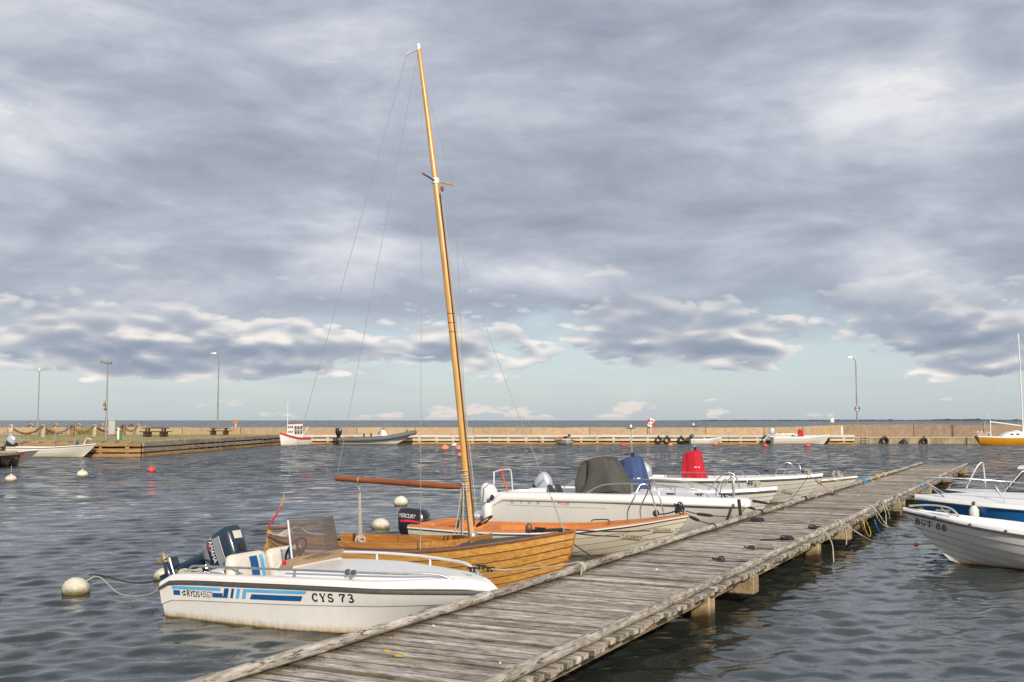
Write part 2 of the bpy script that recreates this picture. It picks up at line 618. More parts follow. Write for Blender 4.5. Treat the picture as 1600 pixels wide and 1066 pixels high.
SLAB = {
    'C': [(_arc(.5, .5, .38, .43, 48, 312), .17), ([(.78, .98), (.78, .66)], .09), ([(.78, .34), (.78, .1)], .07)],
    'Y': [([(.12, .94), (.5, .45)], .17), ([(.88, .94), (.5, .45)], .10), ([(.5, .48), (.5, .06)], .18), ([(-.02, .95), (.34, .95)], .09), ([(.68, .95), (1.02, .95)], .09), ([(.28, .05), (.72, .05)], .09)],
    'S': [(_arc(.5, .71, .3, .22, 30, 270) + _arc(.5, .27, .32, .22, 90, -150), .16), ([(.79, .98), (.79, .7)], .09), ([(.17, .3), (.17, .02)], .09)],
    '7': [([(.08, .92), (.92, .92)], .15), ([(.88, .9), (.46, .45), (.38, .03)], .17), ([(.1, .98), (.1, .66)], .09)],
    '3': [(_arc(.46, .73, .3, .21, 150, -90), .15), (_arc(.46, .27, .36, .24, 90, -150), .17)],
    'B': [([(.22, .02), (.22, .98)], .18), ([(.0, .95), (.5, .95)], .09), ([(.0, .05), (.5, .05)], .09), ([(.22, .52), (.5, .52)], .08), (_arc(.5, .735, .28, .215, 90, -90), .15), (_arc(.5, .285, .34, .235, 90, -90), .16)],
    'U': [([(.2, .95), (.2, .35)] + _arc(.5, .35, .3, .28, 180, 360) + [(.8, .95)], .14), ([(.0, .95), (.42, .95)], .09), ([(.62, .95), (1.0, .95)], .09)],
    'T': [([(.5, .95), (.5, .05)], .18), ([(.04, .94), (.96, .94)], .11), ([(.07, .98), (.07, .68)], .09), ([(.93, .98), (.93, .68)], .09), ([(.28, .05), (.72, .05)], .09)],
    '8': [(_arc(.5, .735, .27, .21, 0, 360, 20), .14), (_arc(.5, .275, .34, .24, 0, 360, 20), .16)],
}


def slab_text(word, h, cw):
    """list of polygons (x, z) for a word, letters h high"""
    polys = []
    x = 0.0
    for ch in word:
        if ch == ' ':
            x += cw * 0.6
            continue
        for pts, wd in SLAB[ch]:
            P = [Vector((x + p[0] * cw, p[1] * h)) for p in pts]
            wd_ = wd * h * 1.15
            for i in range(len(P) - 1):
                a, b_ = P[i], P[i + 1]
                d = (b_ - a)
                if d.length < 1e-6:
                    continue
                d.normalize()
                nrm = Vector((-d.y, d.x)) * wd_ / 2
                ext = d * wd_ * 0.08 if len(P) > 2 else Vector((0, 0))
                polys.append([a - nrm - ext, b_ - nrm + ext, b_ + nrm + ext, a + nrm - ext])
        x += cw * 1.18
    return polys, x


def decal(parent, target, polys, mapf, dirn, name, mat, lift=0.003, step=0.0):
    """flat print laid on the surface of target; polys are lists of 2D points, mapf turns one into a start point, dirn is the casting direction"""
    me = target.data
    bv = BVHTree.FromPolygons([v.co for v in me.vertices], [tuple(p.vertices) for p in me.polygons])
    mb = MB()
    dirn = Vector(dirn)
    for i, pl_ in enumerate(polys):
        vs = []
        for p in pl_:
            st = Vector(mapf(p[0], p[1]))
            hit = bv.ray_cast(st, dirn)
            if hit[0] is None:
                vs = None
                break
            vs.append(hit[0] - dirn * (lift + step * (i % 9)))
        if vs:
            mb.add(vs, [tuple(range(len(vs)))])
    if not mb.v:
        return None
    return mb.build(name, mat, parent, smooth=None)


def text_polys(word, x0, z0, h, wid=None, shear=0.0):
    vs, fs, asp = TEXT[word]
    wid = wid or asp * h
    out = []
    for f in fs:
        out.append([(x0 + vs[i][0] * wid + shear * vs[i][1] * h, z0 + vs[i][1] * h) for i in f])
    return out, wid


def split_rect(x0, z0, x1, z1, nx, shear=0.0):
    out = []
    for i in range(nx):
        a, b_ = lerp(x0, x1, i / nx), lerp(x0, x1, (i + 1) / nx)
        out.append([(a, z0), (b_, z0), (b_ + shear, z1), (a + shear, z1)])
    return out

# ================================================================== setting
# ------------------------------------------------------------------ water
def graded(lo, hi, d0, far_lo, far_hi, grow):
    mid = list(np.arange(lo, hi, d0))
    up, s, d = [], hi, d0
    while s < far_hi:
        up.append(s)
        d = min(d * grow, 4000)
        s += d
    up.append(far_hi)
    dn, s, d = [], lo, d0
    while s > far_lo:
        d = min(d * grow, 4000)
        s -= d
        dn.append(s)
    return np.array(sorted(set([round(q, 4) for q in dn + mid + up])))


def build_water():
    xs = graded(-7.0, 11.0, 0.058, -30000, 30000, 1.032)
    ys = graded(6.0, 23.0, 0.058, -300, 40000, 1.021)
    X, Y = np.meshgrid(xs, ys, indexing='ij')
    sx = np.gradient(xs)[:, None] * np.ones_like(Y)
    sy = np.gradient(ys)[None, :] * np.ones_like(X)
    sp = np.maximum(sx, sy)
    Z = np.zeros_like(X)
    wind = R(-68)
    for k in range(110):
        lam = 0.165 * (0.80 / 0.165) ** rng.random()
        th = wind + rng.normal(0, 0.62)
        kk = 2 * math.pi / lam
        amp = 0.0034 * lam ** 1.0 * (0.6 + 0.8 * rng.random())
        ph = rng.random() * 6.283
        arg = kk * (math.cos(th) * X + math.sin(th) * Y) + ph
        w_ = np.clip((lam / sp - 2.5) / 3.0, 0, 1)
        Z += w_ * amp * (np.sin(arg) + 0.28 * np.cos(2 * arg))
    n0, n1 = len(xs), len(ys)
    co = np.stack([X, Y, Z], -1).reshape(-1, 3).astype(np.float32)
    i, j = np.meshgrid(np.arange(n0 - 1), np.arange(n1 - 1), indexing='ij')
    a = (i * n1 + j).ravel()
    quads = np.stack([a, a + n1, a + n1 + 1, a + 1], -1).astype(np.int32)
    me = bpy.data.meshes.new('water')
    me.vertices.add(len(co))
    me.vertices.foreach_set('co', co.ravel())
    me.loops.add(quads.size)
    me.loops.foreach_set('vertex_index', quads.ravel())
    me.polygons.add(len(quads))
    me.polygons.foreach_set('loop_start', np.arange(0, quads.size, 4, dtype=np.int32))
    me.update()
    me.shade_smooth()
    return me


m, nt, b = principled('water')
tc = nt.new('ShaderNodeNewGeometry').outputs['Position']
vec = nt.vm('MULTIPLY', tc, (1.0, 1.0, 0.0))
big = nt.noise(vec, 0.05, 3, 0.5)
c = nt.mix(nt.mr(big, 0.35, 0.65), (0.021, 0.028, 0.027), (0.029, 0.034, 0.027))
nt.put(b.inputs['Base Color'], c)
b.inputs['Roughness'].default_value = 0.012
b.inputs['IOR'].default_value = 1.5
rot = nt.new('ShaderNodeVectorRotate', rotation_type='Z_AXIS')
nt.put(rot.inputs['Vector'], vec)
rot.inputs['Angle'].default_value = R(-22)
v2 = nt.vm('MULTIPLY', rot.outputs[0], (0.55, 1.0, 1.0))
f1 = nt.noise(v2, 7.5, 4, 0.6, 0.6)
f2 = nt.noise(v2, 1.7, 5, 0.6, 0.5)
gust = nt.noise(vec, 0.11, 3, 0.5)
hgt = nt.m('ADD', nt.m('MULTIPLY', f1, 0.011), nt.m('MULTIPLY', f2, 0.022))
hgt = nt.m('MULTIPLY', hgt, nt.mr(gust, 0.3, 0.7, 0.65, 1.25))
bn = nt.new('ShaderNodeBump')
bn.inputs['Strength'].default_value = 0.55
bn.inputs['Distance'].default_value = 1.0
nt.put(bn.inputs['Height'], hgt)
# open water: wind chop too fine for the sheet's own waves, as a scatter of facet slopes
px3, py3, _z3 = nt.sep(tc)
dist = nt.m('SQRT', nt.m('ADD', nt.m('POWER', nt.m('SUBTRACT', px3, 2.0), 2.0), nt.m('POWER', nt.m('SUBTRACT', py3, 14.0), 2.0)))
far = nt.mr(dist, 6.0, 40.0, 0.0, 1.0)
chop = nt.new('ShaderNodeTexNoise')
nt.put(chop.inputs['Vector'], nt.vm('MULTIPLY', rot.outputs[0], (0.45, 1.0, 1.0)))
chop.inputs['Scale'].default_value = 2.4
chop.inputs['Detail'].default_value = 4
chop.inputs['Roughness'].default_value = 0.62
slope = nt.vm('SUBTRACT', chop.outputs['Color'], (0.5, 0.5, 0.5))
k_ = nt.m('MULTIPLY', far, nt.mr(gust, 0.3, 0.7, 0.85, 1.25))
k_ = nt.m('MULTIPLY', k_, 2.4)
slope = nt.vm('ADD', nt.vm('MULTIPLY', slope, nt.xyz(k_, k_, 0.0)), nt.xyz(nt.m('MULTIPLY', far, -0.03), nt.m('MULTIPLY', far, -0.21), 0.0))  # far facets also lean to the viewing side, added to darken reflections
nrm = nt.vm('NORMALIZE', nt.vm('ADD', bn.outputs[0], slope))
nt.l.new(nrm, b.inputs['Normal'])
structure(link('water', build_water())).data.materials.append(MATS['water'])

# low coast far out on the horizon
plain('far_coast', (0.05, 0.065, 0.06), 0.9, var=0.3, vscale=0.004)
mb = MB()
xs_ = np.linspace(1350, 6200, 260)
hts = 5 + 4 * np.clip(np.sin(xs_ * 0.0021) + 0.7 * np.sin(xs_ * 0.0067 + 1), 0, 2) + rng.random(260) * 3.5
hts += np.where(rng.random(260) > 0.94, 7, 0)
hts *= np.clip((xs_ - 1350) / 300, 0.05, 1)
top = [(x, 9000 + 0.05 * x, h) for x, h in zip(xs_, hts)]
mb.loft([[(p[0], p[1] - 60, -2) for p in top], top, [(p[0], p[1] + 300, -2) for p in top]], closed=False)
structure(mb.build('far_coast', MATS['far_coast']))

# ------------------------------------------------------------------ land beside the harbour
weathered('quay_board', (0.22, 0.13, 0.055), (0.36, 0.22, 0.10), (0.46, 0.31, 0.17), 0, fine=9.0, per=0.2, stain=0.3)
weathered('quay_board_grey', (0.22, 0.17, 0.12), (0.32, 0.26, 0.2), (0.42, 0.36, 0.3), 0, fine=9.0, per=0.18, stain=0.3)
weathered('quay_board_pale', (0.44, 0.36, 0.28), (0.58, 0.50, 0.41), (0.68, 0.61, 0.52), 0, fine=9.0, per=0.1, stain=0.2, stain_col=(0.2, 0.15, 0.1))
weathered('quay_board_low', (0.26, 0.13, 0.03), (0.40, 0.23, 0.06), (0.5, 0.33, 0.12), 0, fine=9.0, per=0.15, stain=0.4)
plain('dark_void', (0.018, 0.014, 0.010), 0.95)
plain('wall_concrete', (0.37, 0.285, 0.20), 0.9, var=0.2, vscale=2.2, bump=0.4, bscale=8.0, dirt=(0.50, 0.29, 0.05), dirt_amt=0.55, per_object=0.10)
plain('wall_concrete_brown', (0.26, 0.19, 0.135), 0.9, var=0.2, vscale=2.2, bump=0.4, bscale=8.0, dirt=(0.22, 0.14, 0.08), dirt_amt=0.4, per_object=0.07)
plain('quay_concrete', (0.36, 0.29, 0.19), 0.9, var=0.35, vscale=0.9, bump=0.5, bscale=6.0, stretch=(1.6, 1, 0.5), dirt=(0.06, 0.055, 0.02), dirt_amt=0.85)
plain('quay_coping', (0.48, 0.40, 0.29), 0.9, var=0.15, vscale=1.5, bump=0.3)
m, nt, b = principled('grass_ground')
tc = nt.new('ShaderNodeTexCoord').outputs['Object']
n1 = nt.noise(tc, 0.35, 6, 0.65)
n2 = nt.noise(tc, 3.0, 5, 0.7)
n3 = nt.noise(nt.vm('MULTIPLY', tc, (0.25, 1.0, 1.0)), 0.5, 5, 0.6)
c = nt.mix(nt.mr(n2, 0.35, 0.65), (0.22, 0.19, 0.045), (0.38, 0.31, 0.10))
c = nt.mix(nt.mr(n1, 0.52, 0.62), c, (0.34, 0.29, 0.16))
c = nt.mix(nt.mr(n3, 0.58, 0.64), c, (0.5, 0.45, 0.37))
nt.put(b.inputs['Base Color'], c)
b.inputs['Roughness'].default_value = 0.95

QZ = 0.92
mb = MB()
mb.add([(-24.1, 71.35, QZ - .02), (-23.0, 109.5, QZ - .02), (-23.0, 112.9, QZ - .02), (-140, 112.9, QZ - .02), (-140, 71.35, QZ - .02),
        (-24.1, 71.35, -1), (-23.0, 109.5, -1), (-23.0, 112.9, -1), (-140, 112.9, -1), (-140, 71.35, -1)],
       [(0, 1, 2, 3, 4), (0, 5, 6, 1), (4, 9, 5, 0), (1, 6, 7, 2)])
structure(mb.build('grass_ground', MATS['grass_ground'], smooth=None))

# blades and seed heads standing along the sea wall
mb = MB()
for k in range(1500):
    if k < 420:
        cx = random.choice((-47.5, -43.5, -43.2)) + random.gauss(0, .6)
        cy, hh = random.uniform(110.6, 112.3), random.uniform(0.3, 1.0)
    else:
        cx, cy, hh = random.uniform(-52, -24.5), random.uniform(72.5, 111), random.uniform(0.04, 0.12)
    a = random.uniform(0, 3.14)
    wdt = 0.035
    lx, ly = random.gauss(0, 0.12), random.gauss(0, 0.1)
    mb.add([(cx - wdt * math.cos(a), cy - wdt * math.sin(a), QZ - .03), (cx + wdt * math.cos(a), cy + wdt * math.sin(a), QZ - .03), (cx + lx, cy + ly, QZ + hh)], [(0, 1, 2)])
plain('grass_blade', (0.22, 0.20, 0.05), 0.9, var=0.4, vscale=0.6)
structure(tag(mb.build('grass', MATS['grass_blade'], smooth=None), 'tufts of dry green grass along the sea wall', 'grass'), 'stuff')

# sea wall: cast sections with open joints
wall = thing('sea_wall', 'long sandy concrete sea wall closing the harbour behind the timber quay', 'wall', (0, 0, 0))
wall_r = thing('sea_wall', 'brown concrete sea wall above the stained quay by the yellow sailboat', 'wall', (0, 0, 0))


def wall_section(parent, x0, x1, y, z0, z1, zb, mat, rough=0.0):
    mb_ = MB()
    g = 0.03
    xs2 = np.linspace(x0 + g, x1 - g, 7)
    rings = []
    for x in xs2:
        zt = lerp(z0, z1, (x - x0) / (x1 - x0)) + rng.normal(0, 0.012 + rough)
        rings.append([(x, y, zb), (x, y, zt - 0.03), (x, y + 0.03, zt), (x, y + 0.47, zt), (x, y + 0.5, zt - 0.03), (x, y + 0.5, zb)])
    mb_.loft(rings)
    return mb_.build('wall_section', MATS[mat], parent, smooth=None)


x = -136.0
while x < 26:
    wall_section(wall, x, x + 6, 112.6 + rng.normal(0, .015), 1.62, 1.62, 0.3, 'wall_concrete', 0.02 if x < -30 else 0)
    x += 6
wall_section(wall, 26, 30, 112.6, 1.62, 1.72, 0.3, 'wall_concrete')
wall_section(wall, 30, 34.3, 112.6, 1.72, 1.90, 0.3, 'wall_concrete')
x = 34.3
while x < 110:
    wall_section(wall_r, x, x + 7.2, 112.75 + rng.normal(0, .015), 1.90, 1.90, 0.2, 'wall_concrete_brown')
    x += 7.2


# timber faced quays: boards on spacer blocks before a dark void
def timber_quay(label, p0, p1, seg, mats, deck=True, cap=True, seed=1):
    rd = random.Random(seed)
    p0, p1 = Vector(p0), Vector(p1)
    d = p1 - p0
    L_ = d.length
    root = thing('timber_quay', label, 'quay', (p0.x, p0.y, 0), math.atan2(d.y, d.x))
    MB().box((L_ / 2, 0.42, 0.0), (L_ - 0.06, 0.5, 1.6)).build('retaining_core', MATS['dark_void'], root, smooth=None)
    n = max(1, round(L_ / seg))
    sl = L_ / n
    rows = [(-0.12, 0.18, 0), (0.29, 0.53, 1), (0.65, 0.90, 2)]
    base = {}
    for z0, z1, k in rows:
        base[k] = MB().box((0, 0, 0), (sl - 0.02, 0.09, z1 - z0), ch=0.012).mesh('fascia_board', MATS[mats[k]], None)
    block = MB().box((0, 0, 0), (0.22, 0.14, 0.16), ch=0.01).mesh('spacer_block', MATS[mats[1]], None)
    for k in range(n):
        for z0, z1, q in rows:
            o = link('fascia_board', base[q], root)
            o.location = ((k + .5) * sl, rd.uniform(-.01, .01), (z0 + z1) / 2 + rd.uniform(-.012, .012))
            o.rotation_euler = (0, rd.uniform(-.003, .003), 0)
    nb = int(L_ / 1.75)
    for k in range(nb):
        xk = (k + .5) * L_ / nb + rd.uniform(-.25, .25)
        for zc in (0.235, 0.59):
            o = link('spacer_block', block, root)
            o.location = (xk, 0.11, zc)
            o.scale = (rd.uniform(.7, 1.4), 1, 1)
    return root


QB = ('quay_board_low', 'quay_board_pale', 'quay_board_pale')
far_quay = timber_quay('long pale timber quay under the sandy sea wall', (-22.6, 109.0, 0), (34.2, 109.0, 0), 6.3, QB, seed=3)
MB().box((28.4, 1.95, QZ - 0.06), (56.9, 3.7, 0.1)).build('walkway', MATS['quay_coping'], far_quay, smooth=None)
side_quay = timber_quay('grey timber quay wall running back beside the picnic tables', (-24.0, 71.0, 0), (-22.7, 109.0, 0), 4.2, ('quay_board', 'quay_board_grey', 'quay_board_grey'), seed=5)
cap_mesh = MB().box((0, 0, 0), (0.16, 0.75, 0.07), ch=0.008).mesh('deck_plank', MATS['quay_board_grey'], None)
for k in range(64):
    o = link('deck_plank', cap_mesh, side_quay)
    o.location = (0.3 + k * 0.59, 0.42, 0.945 + random.uniform(-.01, .01))
    o.scale = (random.uniform(0.8, 2.6), 1, 1)
front_quay = timber_quay('orange timber quay face behind the long white boat', (-60.0, 71.0, 0), (-24.1, 71.0, 0), 4.0, ('quay_board', 'quay_board', 'quay_board'), seed=9)
for k in range(28):
    o = link('deck_plank', cap_mesh, front_quay)
    o.location = (8.0 + k * 1.0, 0.42, 0.945 + random.uniform(-.01, .01))
    o.scale = (random.uniform(1.5, 4.2), 1, 1)

# stained concrete quay on the right
cq = thing('concrete_quay', 'stained low concrete quay hung with tyres at the right', 'quay', (34.4, 110.8, 0))
MB().box((38, 1.0, -0.1), (76, 2.0, 1.32)).build('quay_face', MATS['quay_concrete'], cq, smooth=None)
cop = MB().box((0, 0, 0), (3.96, 2.1, 0.1), ch=0.02).mesh('coping_slab', MATS['quay_coping'], None)
for k in range(19):
    o = link('coping_slab', cop, cq)
    o.location = (2 + k * 4, 0.98, 0.61)

# ------------------------------------------------------------------ jetty
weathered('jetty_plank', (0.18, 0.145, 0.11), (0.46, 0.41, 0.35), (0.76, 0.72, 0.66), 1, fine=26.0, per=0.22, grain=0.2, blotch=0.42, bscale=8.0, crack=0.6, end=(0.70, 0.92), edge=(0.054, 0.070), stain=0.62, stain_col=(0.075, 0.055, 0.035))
weathered('jetty_log', (0.18, 0.15, 0.115), (0.42, 0.38, 0.33), (0.68, 0.645, 0.59), 0, grain=0.16, blotch=0.4, bscale=7.0, crack=0.9, fine=30.0, per=0.12, stain=0.5, bump=0.8)
weathered('jetty_beam', (0.17, 0.125, 0.07), (0.31, 0.24, 0.14), (0.43, 0.35, 0.23), 0, fine=18.0, per=0.15, stain=0.5)
m, nt, b = principled('jetty_post')
tc = nt.new('ShaderNodeTexCoord').outputs['Object']
z = nt.sep(tc)[2]
n = nt.noise(nt.vm('MULTIPLY', tc, (1.0, 1.0, 0.35)), 9.0, 6, 0.65)
n2 = nt.noise(tc, 3.0, 4, 0.6)
c = nt.mix(nt.mr(n, 0.3, 0.7), (0.26, 0.19, 0.10), (0.50, 0.40, 0.25))
c = nt.mix(nt.m('MULTIPLY', nt.mr(n2, 0.5, 0.66), 0.7), c, (0.28, 0.09, 0.025))
wet = nt.mr(nt.m('ADD', z, nt.m('MULTIPLY', nt.m('SUBTRACT', n, 0.5), 0.12)), 0.05, 0.17, 1.0, 0.0)
c = nt.mix(wet, c, (0.05, 0.028, 0.010))
nt.put(b.inputs['Base Color'], c)
nt.put(b.inputs['Roughness'], nt.mr(wet, 0, 1, 0.85, 0.3))
bn = nt.new('ShaderNodeBump')
bn.inputs['Strength'].default_value = 0.6
bn.inputs['Distance'].default_value = 0.02
nt.put(bn.inputs['Height'], n)
nt.l.new(bn.outputs[0], b.inputs['Normal'])

jetty = thing('jetty', 'weathered grey timber jetty reaching out between the moored boats', 'jetty', (0, 0, 0), JA)
T0, T1, PITCH = 1.0, 51.0, 0.1685
WL, WR = 5.55, 3.69
plank_meshes = []
for k in range(6):
    mb = MB()
    ln = 2.06 + random.uniform(-.035, .035)
    wd = PITCH - random.uniform(0.022, 0.042)
    ys_ = np.linspace(-ln / 2, ln / 2, 5)
    rings = []
    bow_ = random.uniform(-.006, .006)
    for y in ys_:
        q = 1 - (2 * y / ln) ** 2
        zt = 0.0225 + bow_ * q + random.uniform(-.001, .001)
        h = wd / 2 + random.uniform(-.0025, .0025)
        rings.append([(-h, y, -.0225), (-h, y, zt - .006), (-h + .006, y, zt), (h - .006, y, zt), (h, y, zt - .006), (h, y, -.0225)])
    mb.loft(rings)
    plank_meshes.append(mb.mesh('plank', MATS['jetty_plank'], None))
npl = int((T1 - T0) / PITCH)
for k in range(npl):
    o = link('plank', plank_meshes[random.randrange(6)], jetty)
    o.location = (T0 + (k + .5) * PITCH, (WL + WR) / 2 + random.gauss(0, .012), 0.395 + random.gauss(0, .006))
    o.rotation_euler = (random.gauss(0, .002), random.gauss(0, .02), random.gauss(0, .0035))


def kerb_log(parent, t0, t1, w_):
    mb_ = MB()
    n_ = max(8, int((t1 - t0) / 0.16))
    rings = []
    nn = 14
    bx_, bz_ = random.uniform(-.012, .012), random.uniform(0, .008)
    for i in range(n_ + 1):
        t = lerp(t0, t1, i / n_)
        q = math.sin(math.pi * i / n_)
        r_ = 0.048 + 0.004 * math.sin(t * 2.1 + w_) + random.uniform(-.0015, .0015)
        if i in (0, n_):
            r_ *= 0.93
        ring = []
        for k_ in range(nn):
            a_ = 2 * math.pi * k_ / nn
            rr = r_ * (1 + 0.03 * math.sin(3 * a_ + t * .6) + random.uniform(-.008, .008))
            zz_ = rr * math.sin(a_)
            ring.append((t, w_ + bx_ * q + rr * 1.02 * math.cos(a_), 0.472 + bz_ * q + max(zz_, -0.045)))
        rings.append(ring)
    mb_.loft(rings)
    return mb_.build('kerb_log', MATS['jetty_log'], parent, smooth=40)


for w_ in (WL, WR):
    t = T0 + (0.4 if w_ == WL else -0.6)
    while t < T1 + .1:
        ln = random.uniform(4.1, 5.0)
        kerb_log(jetty, t, min(t + ln - .015, T1 + .25), w_)
        t += ln
for w_ in (3.80, 4.62, 5.44):
    t = T0
    while t < T1 - .5:
        t2 = min(t + 7.1, T1)
        MB().box(((t + t2) / 2, w_, 0.30), (t2 - t - .01, 0.075, 0.135), ch=0.006).build('stringer', MATS['jetty_beam'], jetty, smooth=None)
        t = t2
beam_mesh = MB().box((0, 0, 0), (0.26, 2.06, 0.235), ch=0.012).mesh('crossbeam', MATS['jetty_beam'], None)
for t in (7.1, 14.1, 21.2, 28.3, 35.4, 42.5, 49.6):
    o = link('crossbeam', beam_mesh, jetty)
    o.location = (t, 4.60, 0.247)
post_mesh = MB().box((0, 0, -0.62), (0.235, 0.235, 1.94), ch=0.015).mesh('post', MATS['jetty_post'], None)
for t in (5.6, 12.7, 19.15, 23.9, 30.5, 37.0, 43.5, 50.2):
    for w_ in (3.86, 5.40):
        o = link('post', post_mesh, jetty)
        o.location = (t, w_, 0.0)
        o.rotation_euler = (random.gauss(0, .012), random.gauss(0, .012), random.gauss(0, .06))

# fastenings, paint spots and droppings on the deck
plain('nail_rust', (0.06, 0.035, 0.022), 0.8)
plain('dropping_white', (0.72, 0.70, 0.66), 0.9, var=0.1)
plain('paint_yellow', (0.55, 0.33, 0.05), 0.8, var=0.2)
mb = MB()
for k in range(npl):
    tk = T0 + (k + .5) * PITCH
    for w_ in (3.80, 5.40):
        for dt in (-.035, .035):
            if random.random() < .4:
                continue
            cx, cy = tk + dt + random.gauss(0, .006), w_ + random.gauss(0, .008)
            mb.lathe([(.0048, 0.4), (.0048, .4240), (.002, .4255)], (cx, cy, 0), 6)
structure(mb.build('nail_heads', MATS['nail_rust'], jetty, smooth=None), 'stuff')


def blot(mb_, t, w_, r_, z=.4275, z2=None):
    n_ = 9
    ph = random.uniform(0, 6)
    rad = [r_ * (.55 + .6 * random.random()) for _ in range(n_)]
    st_ = random.uniform(.8, 1.9)
    ring = [(t + rad[i] * math.cos(6.283 * i / n_), w_ + st_ * rad[i] * math.sin(6.283 * i / n_), z) for i in range(n_)]
    mb_.loft([[(p[0], p[1], z - .012) for p in ring], ring, [(lerp(p[0], t, .4), lerp(p[1], w_, .4), z + .002) for p in ring]])


mb = MB()
for k in range(26):
    blot(mb, random.uniform(5, 40), random.choice((random.uniform(3.85, 5.4), random.uniform(5.2, 5.45))), random.uniform(.006, .016))
structure(mb.build('droppings', MATS['dropping_white'], jetty, smooth=None), 'stuff')
for (t_, w_, r_) in ((7.72, 4.93, .03), (7.84, 5.12, .022)):
    mb = MB()
    blot(mb, t_, w_, r_, .4285)
    mb.build('paint_spot', MATS['paint_yellow'], jetty, smooth=None)

# ================================================================== boats
gelcoat('gelcoat_white', (0.76, 0.76, 0.74), grime=0.38)
gelcoat('gelcoat_clean', (0.78, 0.78, 0.77), amount=0.0, grime=0.12)
gelcoat('gelcoat_cream', (0.66, 0.61, 0.50), stain=(0.4, 0.28, 0.10), amount=0.6)
gelcoat('gelcoat_grey_white', (0.66, 0.65, 0.62), stain=(0.42, 0.30, 0.12), amount=0.6)
gelcoat('gelcoat_ivory', (0.70, 0.68, 0.61), stain=(0.4, 0.3, 0.14), amount=0.5)
gelcoat('gelcoat_blue', (0.02, 0.17, 0.46), amount=0.0, grime=0.2)
gelcoat('gelcoat_yellow', (0.62, 0.29, 0.015), stain=(0.7, 0.66, 0.55), stain_z=0.09, amount=0.9)
gelcoat('gelcoat_grey', (0.20, 0.20, 0.19), amount=0.3)
plain('lap_dark', (0.13, 0.115, 0.09), 0.9, var=0.3, vscale=8)  # dark tone of the strips below the hull laps
plain('seam_brown', (0.075, 0.03, 0.010), 0.8, var=0.3, vscale=8)
plain('orange_lining', (0.56, 0.195, 0.05), 0.5, var=0.14, vscale=5, dirt=(0.42, 0.13, 0.03), dirt_amt=0.4)
plain('rub_dark', (0.075, 0.075, 0.075), 0.55, var=0.25, vscale=12)
plain('rub_black', (0.025, 0.025, 0.026), 0.5, var=0.2, vscale=12)
plain('steel', (0.62, 0.62, 0.61), 0.22, metal=1.0, var=0.12, vscale=12)
plain('steel_dull', (0.45, 0.46, 0.47), 0.4, metal=0.85, var=0.15, vscale=12)
plain('alu_white', (0.72, 0.74, 0.76), 0.4, metal=0.15, var=0.06)
plain('black_plastic', (0.018, 0.018, 0.02), 0.45, var=0.2)
plain('motor_navy', (0.009, 0.026, 0.048), 0.3, var=0.15, coat=0.4)
plain('motor_grey', (0.23, 0.25, 0.28), 0.35, var=0.1)
plain('motor_black', (0.010, 0.010, 0.012), 0.25, var=0.15, coat=0.5)
plain('motor_silver', (0.52, 0.56, 0.61), 0.3, metal=0.35, var=0.06, coat=0.3)
plain('motor_white', (0.74, 0.74, 0.73), 0.3, var=0.05)
plain('motor_dark', (0.035, 0.037, 0.042), 0.4, var=0.2)
plain('bare_aluminium', (0.42, 0.36, 0.24), 0.5, metal=0.3, var=0.4, vscale=20)
plain('ink_black', (0.012, 0.012, 0.012), 0.5)
plain('ink_white', (0.78, 0.78, 0.78), 0.5)
plain('ink_red', (0.55, 0.02, 0.03), 0.4)
plain('ink_magenta', (0.62, 0.03, 0.10), 0.4)
plain('ink_blue', (0.012, 0.085, 0.27), 0.35)
plain('ink_cyan', (0.11, 0.42, 0.72), 0.35)
plain('ink_grey', (0.14, 0.14, 0.14), 0.5)
plain('vinyl_white', (0.66, 0.63, 0.57), 0.55, var=0.08, vscale=4, dirt=(0.30, 0.22, 0.14), dirt_amt=0.55)
plain('dash_tan', (0.36, 0.24, 0.15), 0.5, var=0.12)
plain('cover_grey', (0.072, 0.070, 0.062), 0.85, var=0.26, vscale=3, bump=0.2, bscale=120)
plain('cover_blue', (0.045, 0.075, 0.19), 0.85, var=0.26, vscale=3, bump=0.2, bscale=120)
plain('cover_red', (0.50, 0.008, 0.022), 0.8, var=0.08, vscale=4, bump=0.2, bscale=120)
plain('rope_white', (0.48, 0.445, 0.375), 0.9, var=0.2, vscale=40, bump=0.6, bscale=160)
plain('rope_dark', (0.035, 0.035, 0.045), 0.9, var=0.35, vscale=40, bump=0.6, bscale=160)
plain('rope_red', (0.55, 0.05, 0.07), 0.9, var=0.25, vscale=30)
plain('rope_orange', (0.70, 0.12, 0.04), 0.8, var=0.2, vscale=30)
plain('rope_yellow', (0.66, 0.47, 0.05), 0.8, var=0.2, vscale=30)
plain('rope_blue', (0.02, 0.30, 0.62), 0.8, var=0.2, vscale=30)
plain('rubber', (0.022, 0.021, 0.02), 0.75, var=0.3, vscale=15)
plain('fender_white', (0.72, 0.71, 0.67), 0.45, var=0.06)
plain('galvanised', (0.36, 0.37, 0.36), 0.5, metal=0.6, var=0.2, vscale=15)
plain('spring_steel', (0.36, 0.31, 0.2), 0.45, metal=0.7, var=0.3, vscale=30, dirt=(0.25, 0.1, 0.03), dirt_amt=0.5)
plain('deck_canvas', (0.06, 0.058, 0.055), 0.8, var=0.3, vscale=7, dirt=(0.14, 0.12, 0.10), dirt_amt=0.35)
plain('dark_interior', (0.05, 0.03, 0.02), 0.8, var=0.3)
varnish('plank_gold', (0.68, 0.38, 0.105), (0.40, 0.185, 0.042))
varnish('plank_red', (0.27, 0.10, 0.04), (0.15, 0.05, 0.022), rough=0.4)
varnish('coaming_gold', (0.50, 0.23, 0.05), (0.26, 0.10, 0.022))
varnish('rail_brown', (0.22, 0.10, 0.045), (0.12, 0.055, 0.028), rough=0.4)
